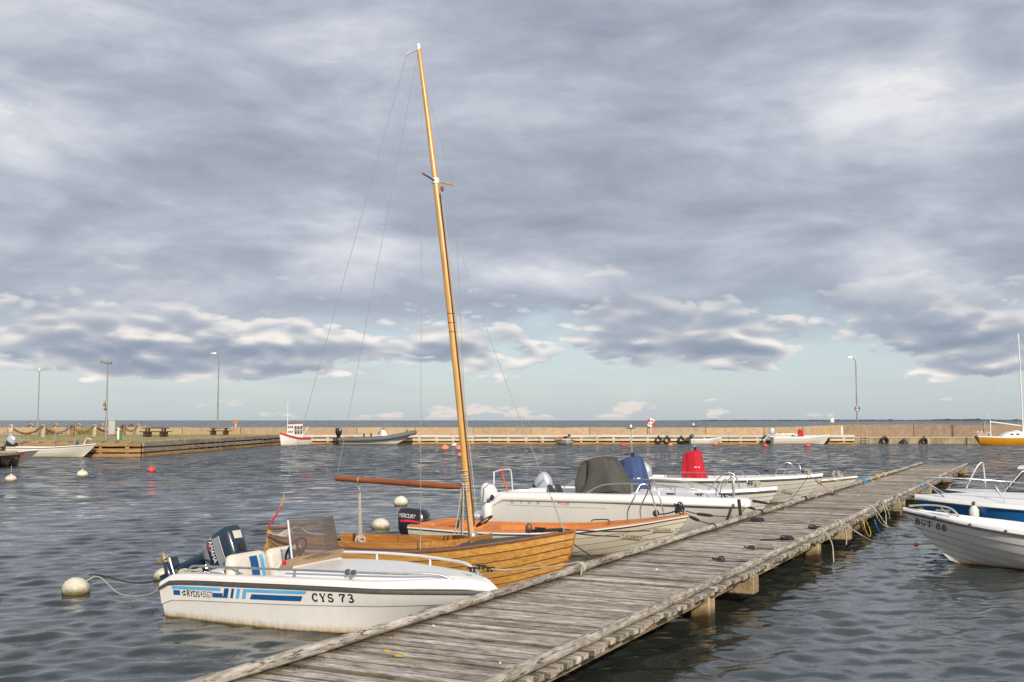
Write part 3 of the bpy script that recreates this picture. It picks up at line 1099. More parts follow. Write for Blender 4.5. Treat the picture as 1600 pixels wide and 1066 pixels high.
varnish('spar_gold', (0.72, 0.42, 0.11), (0.56, 0.28, 0.06), axis=2)
plain('wire_grey', (0.30, 0.30, 0.29), 0.6, var=0.1)
varnish('spar_red', (0.33, 0.10, 0.028), (0.20, 0.055, 0.018))
m, nt, b = principled('smoked_acrylic')
b.inputs['Base Color'].default_value = (0.17, 0.125, 0.10, 1)
b.inputs['Roughness'].default_value = 0.08
b.inputs['Alpha'].default_value = 0.40
m, nt, b = principled('cabin_glass')
b.inputs['Base Color'].default_value = (0.10, 0.12, 0.14, 1)
b.inputs['Roughness'].default_value = 0.05
b.inputs['Alpha'].default_value = 0.85


class Hull:
    """open hull in boat coordinates: x from stern to bow, y to port, z up from the waterline"""

    def __init__(self, L, beam, keel, sheer, full, rake, strakes=0, lap=0.011, transom=0.0, ns=30, chine=None, rake_pow=1.0):
        self.L, self.beam, self.keel, self.sheer, self.full = L, curve(beam), curve(keel), curve(sheer), curve(full)
        self.rake, self.strakes, self.lap, self.transom, self.ns, self.chine, self.rp = rake, strakes, lap, transom, ns, chine, rake_pow

    def raw(self, s, r_):
        b_, zk, zs, k = self.beam(s), self.keel(s), self.sheer(s), self.full(s)
        if self.chine:
            pts = self.chine(s)
            x0 = np.interp(r_, [p[0] for p in pts], [p[1] for p in pts])
            z0 = np.interp(r_, [p[0] for p in pts], [p[2] for p in pts])
            return b_ * x0, lerp(zk, zs, z0)
        fm = R(82)
        ye = math.sin(r_ * fm) / math.sin(fm)
        ze = (1 - math.cos(r_ * fm)) / (1 - math.cos(fm))
        return b_ * lerp(r_ ** 1.08, ye, k), lerp(zk, zs, lerp(r_, ze, k))

    def xyz(self, s, y, z):
        zk, zs = self.keel(1.0), self.sheer(1.0)
        f = min(max((z - zk) / (zs - zk), 0), 1.15)
        x = self.L * s - self.rake * (1 - f) ** self.rp * s ** 3 if f < 1 else self.L * s
        zk0, zs0 = self.keel(0.0), self.sheer(0.0)
        g = (z - zk0) / (zs0 - zk0)
        x -= self.transom * g * (1 - s) ** 6
        return (x, y, z)

    def section(self, s):
        out = []
        if self.strakes:
            n = self.strakes
            e = [(i / n) ** 0.92 for i in range(n + 1)]
            for i in range(n):
                for q, off in ((0.0, 1.0), (0.5, 0.5), (1.0, 0.0)):
                    r_ = lerp(e[i], e[i + 1], q)
                    y, z = self.raw(s, r_)
                    y2, z2 = self.raw(s, min(1, r_ + .01))
                    y1, z1 = self.raw(s, max(0, r_ - .01))
                    ty, tz = y2 - y1, z2 - z1
                    ln = math.hypot(ty, tz) or 1
                    lap = self.lap * off * (1 if i else 0) * min(1, (1 - s) * 14 + 0.12)
                    out.append((max(0.0, y + tz / ln * lap), z - ty / ln * lap * 0.6))
        else:
            rs = [p[0] for p in self.chine(s)] if self.chine else [i / 14 for i in range(15)]
            for r_ in rs:
                out.append(self.raw(s, r_))
        return out

    def stations(self, s0=0.0, s1=1.0, n=None):
        n = n or self.ns
        return [s0 + (s1 - s0) * (1 - (1 - i / n) ** 1.35) for i in range(n + 1)]

    def side_pts(self, s, side):
        return [self.xyz(s, side * max(y, 0.004), z) for y, z in self.section(s)]

    def outer(self, name, mat, parent, smooth=24):
        mb_ = MB()
        for side in (-1, 1):
            mb_.loft([self.side_pts(s, side) for s in self.stations()], closed=False)
        a, b_ = self.side_pts(0, 1), self.side_pts(0, -1)
        mb_.add(a + b_[::-1], [tuple(range(len(a) * 2))])
        c_, d = self.side_pts(1, 1), self.side_pts(1, -1)
        mb_.loft([c_, d], closed=False)
        o = mb_.build(name, MATS[mat], parent, smooth=smooth)
        if self.strakes:
            self.seams(o, 'lap_dark')
        return o

    def seams(self, parent, mat, hgt=0.012):
        """narrow dark strip below each lap, one for each joint and side"""
        st = self.stations()
        secs = [self.section(s) for s in st]
        for side in (-1, 1):
            for i in range(1, self.strakes):
                if max(sec[i * 3][1] for sec in secs) < 0.02:
                    continue
                rings = []
                for s, sec in zip(st, secs):
                    (y0, z0), (y1, z1) = sec[i * 3 - 1], sec[i * 3 - 2]
                    ln = math.hypot(y1 - y0, z1 - z0) or 1
                    k = hgt / ln
                    off = .003
                    a = (y0 + off, z0 + .003)
                    b_ = (lerp(y0, y1, k) + off, lerp(z0, z1, k))
                    rings.append([self.xyz(s, side * max(a[0], .006), a[1]), self.xyz(s, side * max(b_[0], .006), b_[1])])
                MB().loft(rings, closed=False).build('lap_seam', MATS[mat], parent, smooth=60)

    def planks(self, name, mat, parent):
        """one object for each strake on each side"""
        n = self.strakes
        st = self.stations()
        th = 0.014
        for side in (-1, 1):
            secs = [self.section(s) for s in st]
            for i in range(n):
                mb_ = MB()
                rings = []
                for s, sec in zip(st, secs):
                    p = sec[i * 3:i * 3 + 3]
                    o = [self.xyz(s, side * max(q[0], .005), q[1]) for q in p]
                    inn = [self.xyz(s, side * max(q[0] - th, .001), q[1] + 0.002) for q in reversed(p)]
                    rings.append(o + inn)
                mb_.loft(rings)
                mb_.build(name, MATS[mat], parent, smooth=24)
        a, b_ = self.side_pts(0, 1), self.side_pts(0, -1)

    def y_at(self, s, z):
        sec = self.section(s)
        zs = [p[1] for p in sec]
        return float(np.interp(z, np.maximum.accumulate(zs), [p[0] for p in sec]))

    def sweep(self, prof, s0=0.0, s1=1.0, n=None, sides=(-1, 1), mb=None, smooth_stations=None):
        """prof(s) gives (y offset from sheer, z offset from sheer) loop, swept along the sheer"""
        mb_ = mb or MB()
        for side in sides:
            rings = []
            for s in self.stations(s0, s1, n):
                b_, zs = self.beam(s), self.sheer(s)
                rings.append([self.xyz(s, side * max(b_ + p[0], 0.002), zs + p[1]) for p in prof(s)])
            mb_.loft(rings)
        return mb_

    def liner(self, floor, s0, s1, inset=0.04, top=0.0, n=20, mid=0.45):
        """inside skin down to a flat floor"""
        mb_ = MB()
        rings = []
        for s in self.stations(s0, s1, n):
            zs = self.sheer(s) + top
            b_ = max(self.beam(s) - inset, 0.006)
            zf = min(floor, zs - 0.03)
            zm = lerp(zf, zs, mid)
            ym = max(min(self.y_at(s, zm) - inset, b_), 0.005)
            yf = max(min(self.y_at(s, max(zf, 0.02)) - inset, ym), 0.004)
            half = [(b_, zs), (ym, zm), (yf, zf + .02), (yf * 0.96, zf)]
            ring = [self.xyz(s, y, z) for y, z in half] + [self.xyz(s, -y, z) for y, z in reversed(half)]
            rings.append(ring)
        mb_.loft(rings, closed=False)
        for rg in (rings[0], rings[-1]):
            mb_.add(rg, [tuple(range(len(rg)))])
        return mb_

    def deck(self, s0, s1, camber=0.05, inset=0.02, dz=0.0, n=14, m_=8):
        mb_ = MB()
        rings = []
        for s in self.stations(s0, s1, n):
            b_ = max(self.beam(s) - inset, 0.004)
            zs = self.sheer(s) + dz
            ring = []
            for j in range(m_ + 1):
                q = -1 + 2 * j / m_
                ring.append(self.xyz(s, b_ * q, zs + camber * (b_ / max(self.beam(0.5), .1)) * (1 - q * q)))
            rings.append(ring)
        mb_.loft(rings, closed=False)
        return mb_


def boat(name, label, t, w_stern, yaw=0.0, out=False, cat='boat', group='boats moored along the jetty'):
    """root Empty at the stern on the waterline; out=True for boats on the right hand side, bow to the jetty"""
    rz = JA + R(90 if out else -90) + R(yaw)
    return thing(name, label, cat, J(t, w_stern), rz, group)


def superellipse(a, b_, z, n=24, p=3.2, dx=0.0, dy=0.0):
    out = []
    for k in range(n):
        q = 2 * math.pi * k / n
        cx, sy = math.cos(q), math.sin(q)
        out.append((dx + a * math.copysign(abs(cx) ** (2 / p), cx), dy + b_ * math.copysign(abs(sy) ** (2 / p), sy), z))
    return out


def outboard(parent, loc, tilt, cowl='motor_navy', leg='motor_navy', pan='motor_grey', scale=1.0, style='round', word=None, word_mat='ink_white', detail=True, side=-1):
    """clamp at the origin, powerhead above, leg below; tilted about the clamp"""
    mb_ = MB()
    S = scale
    # leg: mid section, cavitation plate, gear case, skeg, clamp bracket
    secs = [(0.10, 0.115, 0.075, -0.13), (-0.02, 0.085, 0.06, -0.15), (-0.32, 0.07, 0.045, -0.16), (-0.5, 0.075, 0.04, -0.16)]
    mb_.loft([superellipse(a * S, b_ * S, z * S, 14, 2.6, dx * S) for z, a, b_, dx in secs])
    mb_.box((-0.20 * S, 0, -0.50 * S), (0.30 * S, 0.15 * S, 0.016 * S), ch=0.005)
    mb_.loft([superellipse(0.062 * S, 0.026 * S, -0.5 * S, 12, 2.2, -0.16 * S), superellipse(0.055 * S, 0.02 * S, -0.62 * S, 12, 2.2, -0.15 * S)])
    body = [(-0.34, 0.015), (-0.30, 0.04), (-0.20, 0.052), (-0.10, 0.045), (-0.02, 0.02), (0.0, 0.004)]
    mb_.lathe([(max(r_, .003) * S, x * S) for x, r_ in body], (0, 0, -0.64 * S), 12, Matrix.Rotation(R(90), 3, 'Y'))
    mb_.prism([(-0.20 * S, -0.66 * S), (-0.08 * S, -0.66 * S), (-0.16 * S, -0.80 * S), (-0.20 * S, -0.80 * S)], -0.008 * S, 0.008 * S)
    mb_.box((-0.03 * S, 0.0, -0.06 * S), (0.07 * S, 0.2 * S, 0.26 * S), ch=0.012 * S)
    mb_.box((0.03 * S, 0.07 * S, -0.10 * S), (0.05 * S, 0.03 * S, 0.22 * S), ch=0.006 * S)
    mb_.box((0.03 * S, -0.07 * S, -0.10 * S), (0.05 * S, 0.03 * S, 0.22 * S), ch=0.006 * S)
    root = mb_.build('outboard_motor', MATS[leg], parent)
    root.location = loc
    root.rotation_euler = (0, R(tilt), 0)
    # cowl
    cw = MB()
    if style == 'round':
        secs = [(0.20, 0.215, 0.140, -0.12), (0.26, 0.235, 0.155, -0.125), (0.36, 0.240, 0.160, -0.13), (0.46, 0.225, 0.150, -0.13), (0.53, 0.185, 0.125, -0.125), (0.565, 0.12, 0.085, -0.12), (0.575, 0.03, 0.02, -0.12)]
        pp = 3.0
    elif style == 'box':
        secs = [(0.20, 0.22, 0.145, -0.12), (0.27, 0.24, 0.16, -0.13), (0.42, 0.245, 0.162, -0.145), (0.53, 0.235, 0.152, -0.16), (0.58, 0.205, 0.13, -0.17), (0.60, 0.15, 0.10, -0.17), (0.605, 0.05, 0.03, -0.17)]
        pp = 4.0
    else:  # sloped top, high at the back
        secs = [(0.20, 0.20, 0.14, -0.12), (0.28, 0.235, 0.155, -0.13), (0.40, 0.235, 0.155, -0.15), (0.50, 0.205, 0.14, -0.175), (0.57, 0.15, 0.105, -0.20), (0.60, 0.08, 0.06, -0.215), (0.605, 0.02, 0.015, -0.22)]
        pp = 3.0
    cw.loft([superellipse(a * S, b_ * S, z * S, 28, pp, dx * S) for z, a, b_, dx in secs])
    cowl_o = cw.build('cowl', MATS[cowl], root, smooth=40)
    pn = MB()
    pn.loft([superellipse(a * S, b_ * S, z * S, 28, pp, dx * S) for z, a, b_, dx in [(0.06, 0.12, 0.085, -0.11), (0.10, 0.185, 0.125, -0.115), (0.195, 0.212, 0.138, -0.12)]])
    pn.build('lower_cowl', MATS[pan], root, smooth=40)
    if detail:
        pr = MB()
        for k in range(3):
            a0 = R(120 * k)
            ring0, ring1 = [], []
            for j in range(7):
                q = j / 6
                rr = (0.03 + 0.085 * math.sin(math.pi * (0.15 + 0.75 * q))) * S
                aa = a0 + (q - .5) * 1.5
                ring0.append((-0.37 * S + (q - .5) * 0.07 * S, 0.025 * S * math.cos(aa), -0.64 * S + 0.025 * S * math.sin(aa)))
                ring1.append((-0.37 * S + (q - .5) * 0.07 * S, rr * math.cos(aa), -0.64 * S + rr * math.sin(aa)))
            pr.loft([ring0, ring1, [(p[0] - 0.006 * S, p[1], p[2]) for p in ring1], [(p[0] - 0.006 * S, p[1], p[2]) for p in ring0]], closed=False)
        pr.lathe([(0.006 * S, -0.46 * S), (0.026 * S, -0.42 * S), (0.03 * S, -0.33 * S)], (0, 0, -0.64 * S), 10, Matrix.Rotation(R(90), 3, 'Y'))
        pr.build('propeller', MATS['bare_aluminium'], root)
    return root, cowl_o


def seat_pair(parent, x, y, z, mat='motor_dark'):
    for yy in (y - .27, y + .27):
        mb_ = MB()
        mb_.loft([superellipse(0.05, 0.2, z, 16, 3.5, x, yy), superellipse(0.055, 0.22, z + .2, 16, 3.5, x - .03, yy), superellipse(0.045, 0.19, z + .32, 16, 3, x - .06, yy), superellipse(0.02, 0.12, z + .355, 16, 2.5, x - .07, yy)])
        mb_.build('seat_back', MATS[mat], parent)


def hoop(parent, pts, r_=0.0125, name='grab_rail', mat='steel', k=7, n=8):
    return MB().tube(smooth_path(pts, k), r_, n).build(name, MATS[mat], parent, smooth=60)


def draped_cover(parent, base, top, z0, z1, mat, name='console_cover', folds=0.02, seed=1, n=48, lv=11, tilt=0.0):
    """fabric cover: base and top are (x0, x1, half width); folds run down the cloth"""
    rd = random.Random(seed)
    ph = [rd.uniform(0, 6.28) for _ in range(6)]
    mb_ = MB()
    rings = []
    for i in range(lv + 1):
        f = i / lv
        g = f ** 0.9
        x0, x1, hw = lerp(base[0], top[0], g), lerp(base[1], top[1], g), lerp(base[2], top[2], g)
        a, cx = (x1 - x0) / 2, (x0 + x1) / 2
        z = lerp(z0, z1, f)
        sh = 1.0
        ring = []
        for k in range(n):
            q = 2 * math.pi * k / n
            w_ = folds * (1 - 0.55 * f) * (math.sin(5 * q + ph[0] + f * 1.3) + 0.7 * math.sin(9 * q + ph[1] - f * 2) + 0.5 * math.sin(3 * q + ph[2] + f * 3))
            w_ -= folds * 1.3 * (max(0.0, math.sin(2 * q + ph[4] + f * 2.2)) ** 6 + max(0.0, math.sin(3 * q + ph[5] - f * 1.6)) ** 8) * (1 - .5 * f)
            cxx, syy = math.cos(q), math.sin(q)
            px = cx + (a * sh + w_) * math.copysign(abs(cxx) ** 0.62, cxx)
            py = (hw * sh + w_) * math.copysign(abs(syy) ** 0.62, syy)
            zz_ = z + (0.03 * math.sin(4 * q + ph[3]) if i == 0 else 0)
            ring.append((px, py, zz_))
        rings.append(ring)
    x0, x1, hw = top
    for sc, dz in ((0.93, 0.03), (0.75, 0.055), (0.4, 0.075), (0.08, 0.08)):
        a, cx = (x1 - x0) / 2 * sc, (x0 + x1) / 2
        rings.append([(cx + a * math.copysign(abs(math.cos(2 * math.pi * k / n)) ** 0.62, math.cos(2 * math.pi * k / n)), hw * sc * math.copysign(abs(math.sin(2 * math.pi * k / n)) ** 0.62, math.sin(2 * math.pi * k / n)), z1 + dz + 0.008 * math.sin(3 * 6.28 * k / n)) for k in range(n)])
    tx0, tx1 = top[0], top[1]
    rings = [[(p[0], p[1], p[2] + tilt * ((p[0] - tx0) / (tx1 - tx0) - .5) * min(1, max(0, (p[2] - z0) / (z1 - z0)))) for p in rg] for rg in rings]
    mb_.loft(rings)
    o = mb_.build(name, MATS[mat], parent, smooth=50)
    for k in (n // 8, 3 * n // 8, 5 * n // 8, 7 * n // 8):
        MB().tube([rg[k] for rg in rings[:-2]], .006, 5).build('seam', MATS[mat], o, smooth=60)
    MB().tube([Vector(q) + Vector((0, 0, .012)) for q in rings[0]] + [Vector(rings[0][0]) + Vector((0, 0, .012))], .012, 6, cap=False).build('hem', MATS[mat], o, smooth=60)
    return o


def mast_antenna(parent, x, y, z0, z1, disc=0.11, lean=0.0):
    mb_ = MB().tube([(x, y, z0), (x + lean, y, z1)], 0.013, 8)
    o = mb_.build('antenna_pole', MATS['steel_dull'], parent)
    MB().lathe([(0.012, -0.012), (disc, -0.008), (disc, 0.004), (0.03, 0.012)], (x + lean, y, z1 - .04), 18).build('antenna_disc', MATS['black_plastic'], o)
    MB().lathe([(0.028, 0), (0.03, 0.05), (0.018, 0.07), (0.004, 0.075)], (x + lean, y, z1 - .025), 12).build('antenna_light', MATS['alu_white'], o)
    MB().box((x + .012, y, z0 + .06), (0.07, 0.06, 0.11), ch=0.01).build('antenna_socket', MATS['black_plastic'], o)
    return o


def fender(parent, loc, r_=0.085, h=0.34, name='fender'):
    mb_ = MB().lathe([(0.012, -h / 2 - .03), (r_ * .55, -h / 2), (r_, -h / 2 + .06), (r_, h / 2 - .06), (r_ * .6, h / 2), (0.02, h / 2 + .03)], loc, 16)
    o = mb_.build(name, MATS['fender_white'], parent, smooth=50)
    MB().lathe([(r_ * .5, h / 2 - .01), (0.025, h / 2 + .045), (0.02, h / 2 + .09)], loc, 12).build('fender_cap', MATS['black_plastic'], o)
    return o


def cleat(parent, x, y, z, s=1.0, mat='black_plastic'):
    mb_ = MB().tube([(x - .07 * s, y, z + .045 * s), (x + .07 * s, y, z + .045 * s)], 0.012 * s, 8)
    mb_.box((x - .025 * s, y, z + .02 * s), (0.02 * s, 0.025 * s, 0.05 * s)).box((x + .025 * s, y, z + .02 * s), (0.02 * s, 0.025 * s, 0.05 * s))
    return mb_.build('cleat', MATS[mat], parent)


# ------------------------------------------------------------------ A: white motorboat with blue stripes
def motorboat_striped():
    L = 4.12
    root = boat('motorboat', 'white motorboat with blue stripes, tilted navy outboard and smoked windscreen', 10.67, 9.66)

    def ch(s):
        k = min(1, max(0, (s - 0.45) / 0.55)) ** 1.5
        return [(0.0, 0.0, 0.0), (0.28, lerp(0.88, 0.45, k), lerp(0.20, 0.30, k)), (0.52, lerp(0.945, 0.72, k), lerp(0.625, 0.70, min(1, s * 1.5)) - 0), (0.56, lerp(0.972, 0.78, k), lerp(0.647, 0.722, min(1, s * 1.5))), (0.8, lerp(0.99, 0.9, k), lerp(0.86, .86, k)), (1.0, 1.0, 1.0)]
    h = Hull(L, [(0, .77), (.25, .81), (.5, .82), (.7, .72), (.85, .45), (.95, .17), (1, .02)],
             [(0, -.16), (.6, -.14), (.85, -.05), (1, .12)], [(0, .34), (.045, .425), (.3, .475), (.62, .51), (.85, .50), (1, .475)],
             [(0, 1), (1, 1)], 0.55, chine=ch, transom=0.04, ns=36, rake_pow=1.4)
    hull = h.outer('hull', 'gelcoat_white', root, smooth=18)
    h.sweep(lambda s: [(-.004, -.018), (.022, -.016), (.026, 0.0), (.020, .018), (-.004, .020)]).build('rubbing_strake', MATS['rub_dark'], root)
    # moulded side deck and bow
    bow_h = curve([(0, 1.0), (.7, 1.0), (.9, 1.42), (.95, 1.3), (1, .45)])
    prof = [(-.01, .018), (.006, .03), (.0, .066), (-.02, .085), (-.06, .096), (-.135, .10), (-.16, .085), (-.165, .02), (-.10, .0)]
    h.sweep(lambda s: [(p[0] * min(1, h.beam(s) / .22), p[1] * bow_h(s)) for p in prof], 0.0, 1.0).build('side_deck', MATS['gelcoat_clean'], root)
    lin = h.liner(0.12, 0.012, 0.50, inset=0.15, top=0.05)
    lin.build('cockpit_liner', MATS['gelcoat_clean'], root)
    # raised foredeck ahead of the console
    mb_ = MB()
    rings = []
    for s in h.stations(0.42, 0.985, 22):
        b_ = max(h.beam(s) - .135 * min(1, h.beam(s) / .3), .004)
        zs = h.sheer(s) + .085 * bow_h(s)
        rise = 0.085 * min(1, (0.995 - s) / .35) ** 0.8
        ring = []
        for q in np.linspace(-1, 1, 17):
            e = min(1, (1 - abs(q)) / .16)
            ring.append(h.xyz(s, b_ * q, zs + rise * (e * e * (3 - 2 * e)) * (0.85 + .15 * (1 - q * q))))
        rings.append(ring)
    mb_.loft(rings, closed=False)
    base = rings[0]
    mb_.add(base + [(p[0], p[1], 0.12) for p in reversed(base)], [tuple(range(2 * len(base)))])
    mb_.build('foredeck', MATS['gelcoat_clean'], root, smooth=50)
    # console, dash, windscreen, wheel
    MB().prism([(1.38, .12), (1.80, .12), (1.80, .64), (1.60, .71), (1.45, .66)], -.46, .46).build('console', MATS['gelcoat_clean'], root, smooth=None)
    dash = MB()
    dash.loft([[(1.50, y, .62 + .0), (1.70, y, .66), (1.74, y, .78), (1.58, y, .73)] for y in (-.49, .49)])
    d = dash.build('dashboard', MATS['dash_tan'], root, smooth=None)
    for k in range(5):
        MB().ell((1.745, -.4 + k * .2, .74), (.006, .008, .008), 8, 5).build('screw', MATS['steel_dull'], d)
    MB().box((1.60, -.495, .715), (.05, .012, .045)).build('warning_label', MATS['ink_red'], d, smooth=None)
    ws = MB()
    rows = []
    for k in range(9):
        q = -1 + k / 4
        bx_ = 0.05 * (1 - q * q)
        rows.append([(1.70 + bx_, .46 * q, .735), (1.60 + bx_ * .8, .43 * q, 1.18), (1.594 + bx_ * .8, .43 * q, 1.18), (1.694 + bx_, .46 * q, .735)])
    ws.loft(rows)
    w_ = ws.build('windscreen', MATS['smoked_acrylic'], root)
    MB().tube([(1.70, -.47, .70), (1.60, -.44, 1.19)], .011, 8).build('windscreen_strut', MATS['alu_white'], w_)
    MB().box((1.53, -.3, .0), (.001, .001, .001))
    side = MB()
    side.loft([[(1.70, .465, .735), (1.60, .435, 1.18), (1.42, .47, 1.12), (1.46, .49, .72)], [(1.70, .460, .735), (1.60, .430, 1.18), (1.42, .464, 1.12), (1.46, .484, .72)]])
    side.build('windscreen_wing', MATS['smoked_acrylic'], w_, smooth=None)
    rt = Matrix.Rotation(R(-62), 3, 'Y')
    wh = MB().torus((1.42, -.05, .80), .165, .015, 28, 8, rt)
    for k in range(3):
        a = R(90 + 120 * k)
        p = rt @ Vector((.16 * math.cos(a), .16 * math.sin(a), 0))
        wh.tube([(1.45, -.05, .79), (1.42 + p.x, -.05 + p.y, .80 + p.z)], .014, 6)
    wh.lathe([(.045, -.02), (.05, .01), (.02, .02)], (1.45, -.05, .79), 12, rt)
    wh.build('steering_wheel', MATS['black_plastic'], root)
    # bench with striped backs
    for yy in (-.36, .36):
        mb_ = MB()
        mb_.loft([superellipse(.07, .33, .40, 22, 5, .98, yy), superellipse(.075, .34, .52, 22, 5, .965, yy), superellipse(.07, .335, .68, 22, 4.5, .93, yy), superellipse(.055, .31, .755, 22, 4, .915, yy), superellipse(.02, .26, .775, 22, 4, .91, yy)])
        sb = mb_.build('seat_back', MATS['vinyl_white'], root, smooth=50)
        MB().box((1.16, yy, .36), (.42, .66, .12), ch=.035).build('seat_cushion', MATS['vinyl_white'], sb)
        # stripes as piping bands round the back
        for y0, y1, mt in ((-.02, .12, 'ink_blue'), (.16, .225, 'ink_cyan')):
            ps = split_rect(yy + y0, .43, yy + y1, .745, 2)
            ps = [[(a[0], lerp(.43, .735, j / 5)), (b_[0], lerp(.43, .735, j / 5)), (b_[0], lerp(.43, .735, (j + 1) / 5)), (a[0], lerp(.43, .735, (j + 1) / 5))] for (a, b_, _, _) in ps for j in range(5)]
            decal(sb, sb, ps, lambda a, z_: (0.3, a, z_), (1, 0, 0), 'stripe', MATS[mt], .004)
            decal(sb, sb, ps, lambda a, z_: (1.09, a, z_), (-1, 0, 0), 'stripe', MATS[mt], .004)
    MB().box((.86, -.60, .58), (.10, .05, .035), ch=.01).box((.83, -.60, .50), (.03, .03, .17), ch=.006).build('throttle_lever', MATS['ink_red'], root)
    MB().loft([superellipse(.14, .12, .46, 16, 3, .62, -.45), superellipse(.12, .10, .56, 16, 3, .62, -.45), superellipse(.05, .05, .58, 16, 3, .62, -.45)]).build('battery_box', MATS['gelcoat_grey_white'], root)
    MB().box((.10, 0, .42), (.16, 1.2, .1), ch=.03).build('transom_cap', MATS['gelcoat_clean'], root)
    # rails
    def at_deck(s, dy, dz_):
        return Vector(h.xyz(s, -(h.beam(s) + dy), h.sheer(s) + .095 + dz_))
    for sg in (1, -1):
        pts = [at_deck(s, -.09, .0 if s < .10 else .085) for s in (.095, .105, .2, .35, .5, .65, .78, .86)] + [at_deck(.90, -.07, .03), at_deck(.93, -.05, -.004)]
        if sg < 0:
            pts = [Vector((p.x, -p.y, p.z + (.035 if i > 0 else 0))) for i, p in enumerate(pts)]
        rl = hoop(root, pts, .0135 if sg > 0 else .018, 'side_rail', 'steel_dull' if sg > 0 else 'alu_white', 5)
        for s in (.27, .47, .645) if sg > 0 else (.3, .5, .7):
            p = at_deck(s, -.09, 0)
            hh = .085 if sg > 0 else .12
            MB().tube([(p.x, sg * p.y, p.z - .01), (p.x, sg * p.y, p.z + hh)], .014, 8).build('rail_post', MATS['steel_dull' if sg > 0 else 'alu_white'], rl)
    p = at_deck(.645, -.09, 0)
    MB().box((p.x + .035, p.y, p.z + .085), (.05, .05, .05), ch=.008).box((p.x - .045, p.y, p.z + .085), (.04, .06, .06), ch=.01).build('rod_clamp', MATS['rub_dark'], root)
    for x, y in ((4.02, .0), (3.86, -.10), (3.86, .1)):
        cleat(root, x, y, .70, .9)
    # printed stripes, maker's word and registration on the starboard topside
    def zb(x):
        return lerp(.355, .415, (x - .1) / 2.0)

    def side_decal(polys, nm, mt, lift=.003, step=0.0):
        return decal(root, hull, polys, lambda x, z_: (x, -2.0, z_), (0, 1, 0), nm, MATS[mt], lift, step)

    def band(x0, x1, f0, f1, sh=0.0, n=8):
        out = []
        for i in range(n):
            a, c_ = lerp(x0, x1, i / n), lerp(x0, x1, (i + 1) / n)
            H0, H1 = .12 * f0, .12 * f1
            base_ = lambda x_: lerp(.268, .352, x_ / 2.1)
            out.append([(a, base_(a) + H0), (c_, base_(c_) + H0), (c_ + sh, base_(c_) + H1), (a + sh, base_(a) + H1)])
        return out
    for bd in (band(.16, .93, .66, .96), band(1.30, 2.14, .66, .96, .03), band(1.24, 1.297, .0, .96, .03, 1), band(1.15, 1.20, .0, .96, .03, 1)):
        side_decal(bd, 'stripe_light_blue', 'ink_cyan')
    for bd in (band(.18, .29, .08, .56, 0, 2), band(.80, .96, .02, .46, 0, 3), band(.96, 1.03, .02, .96, .03, 1), band(1.07, 1.11, .02, .96, .03, 1), band(1.36, 2.08, .0, .50, .03)):
        side_decal(bd, 'stripe_dark_blue', 'ink_blue', .0034)
    ps, wd = text_polys('RYDS', .40, .285, .074, .20)
    ps2, _ = text_polys('435GT', .615, .293, .074, .185)
    logo = [[(q[0], q[1] - .014) for q in pl_] for pl_ in [[(.325, .31), (.345, .30), (.385, .312), (.37, .33)], [(.33, .345), (.35, .335), (.385, .35), (.36, .368)], [(.315, .33), (.33, .322), (.335, .34), (.32, .35)]]]
    side_decal(ps + ps2 + logo, 'lettering', 'ink_black', .004)
    side_decal([[(q[0] + .005, q[1]) for q in pl_] for pl_ in ps], 'lettering', 'ink_black', .0045)
    ps, wd = slab_text('CYS 73', .095, .075)
    sc = .52 / wd
    side_decal([[(2.23 + p.x * sc, .358 + p.y + p.x * .03) for p in q] for q in ps], 'registration', 'ink_black', .003, .0003)
    # tilted outboard
    mo, cw = outboard(root, (.02, 0, .475), 67, 'motor_navy', 'motor_navy', 'motor_grey', 1.0, 'box')
    ps, wd = text_polys('YAMAHA', 0, 0, .062, .33)
    decal(mo, cw, [[(p[0] - .34, .256 + p[1]) for p in q] for q in ps], lambda x, z_: (x, -1, z_), (0, 1, 0), 'lettering', MATS['ink_white'], .003)
    decal(mo, cw, split_rect(-.33, .222, -.18, .25, 4) , lambda x, z_: (x, -1, z_), (0, 1, 0), 'stripe', MATS['ink_red'], .003)
    for z_a, z_b, mt_, nm_ in ((.330, .336, 'ink_white', 'stripe'), (.342, .432, 'motor_grey', 'side_panel'), (.438, .445, 'ink_white', 'stripe')):
        decal(mo, cw, [[(lerp(-.30, .06, k / 9), z_a), (lerp(-.30, .06, (k + 1) / 9), z_a), (lerp(-.30, .06, (k + 1) / 9), z_b), (lerp(-.30, .06, k / 9), z_b)] for k in range(9)], lambda x, z_: (x, -1, z_), (0, 1, 0), nm_, MATS[mt_], .003)
    MB().lathe([(.05, 0), (.05, .02), (.03, .028), (.004, .028)], (-.08, 0, .598), 16).build('starter_cap', MATS['black_plastic'], mo)
    decal(mo, cw, [[(a, c_), (a + .05, c_), (a + .05, c_ + .05), (a, c_ + .05)] for a in (-.30, -.25) for c_ in (-.08, -.03, .02)], lambda x, y_: (x, y_, 1.2), (0, 0, -1), 'worn_sticker', MATS['vinyl_white'], .004)
    # transom clutter: rope heap and the motor's cables
    rp = []
    for k in range(60):
        a = k * .55
        rp.append((.16 + .10 * math.cos(a) + .01 * math.sin(k), -.48 + .10 * math.sin(a * 1.07), .475 + .0012 * k + .012 * math.sin(k * 1.7)))
    MB().tube(rp, .011, 6).build('mooring_coil', MATS['rope_white'], root)
    MB().tube(smooth_path([(-.02, -.1, .62), (.18, -.16, .60), (.35, -.3, .5), (.5, -.34, .44)], 6), .012, 6).tube(smooth_path([(-.02, .08, .62), (.2, .02, .63), (.4, .1, .5), (.5, .2, .43)], 6), .010, 6).build('control_cable', MATS['black_plastic'], root)
    return root


boat_a = motorboat_striped()


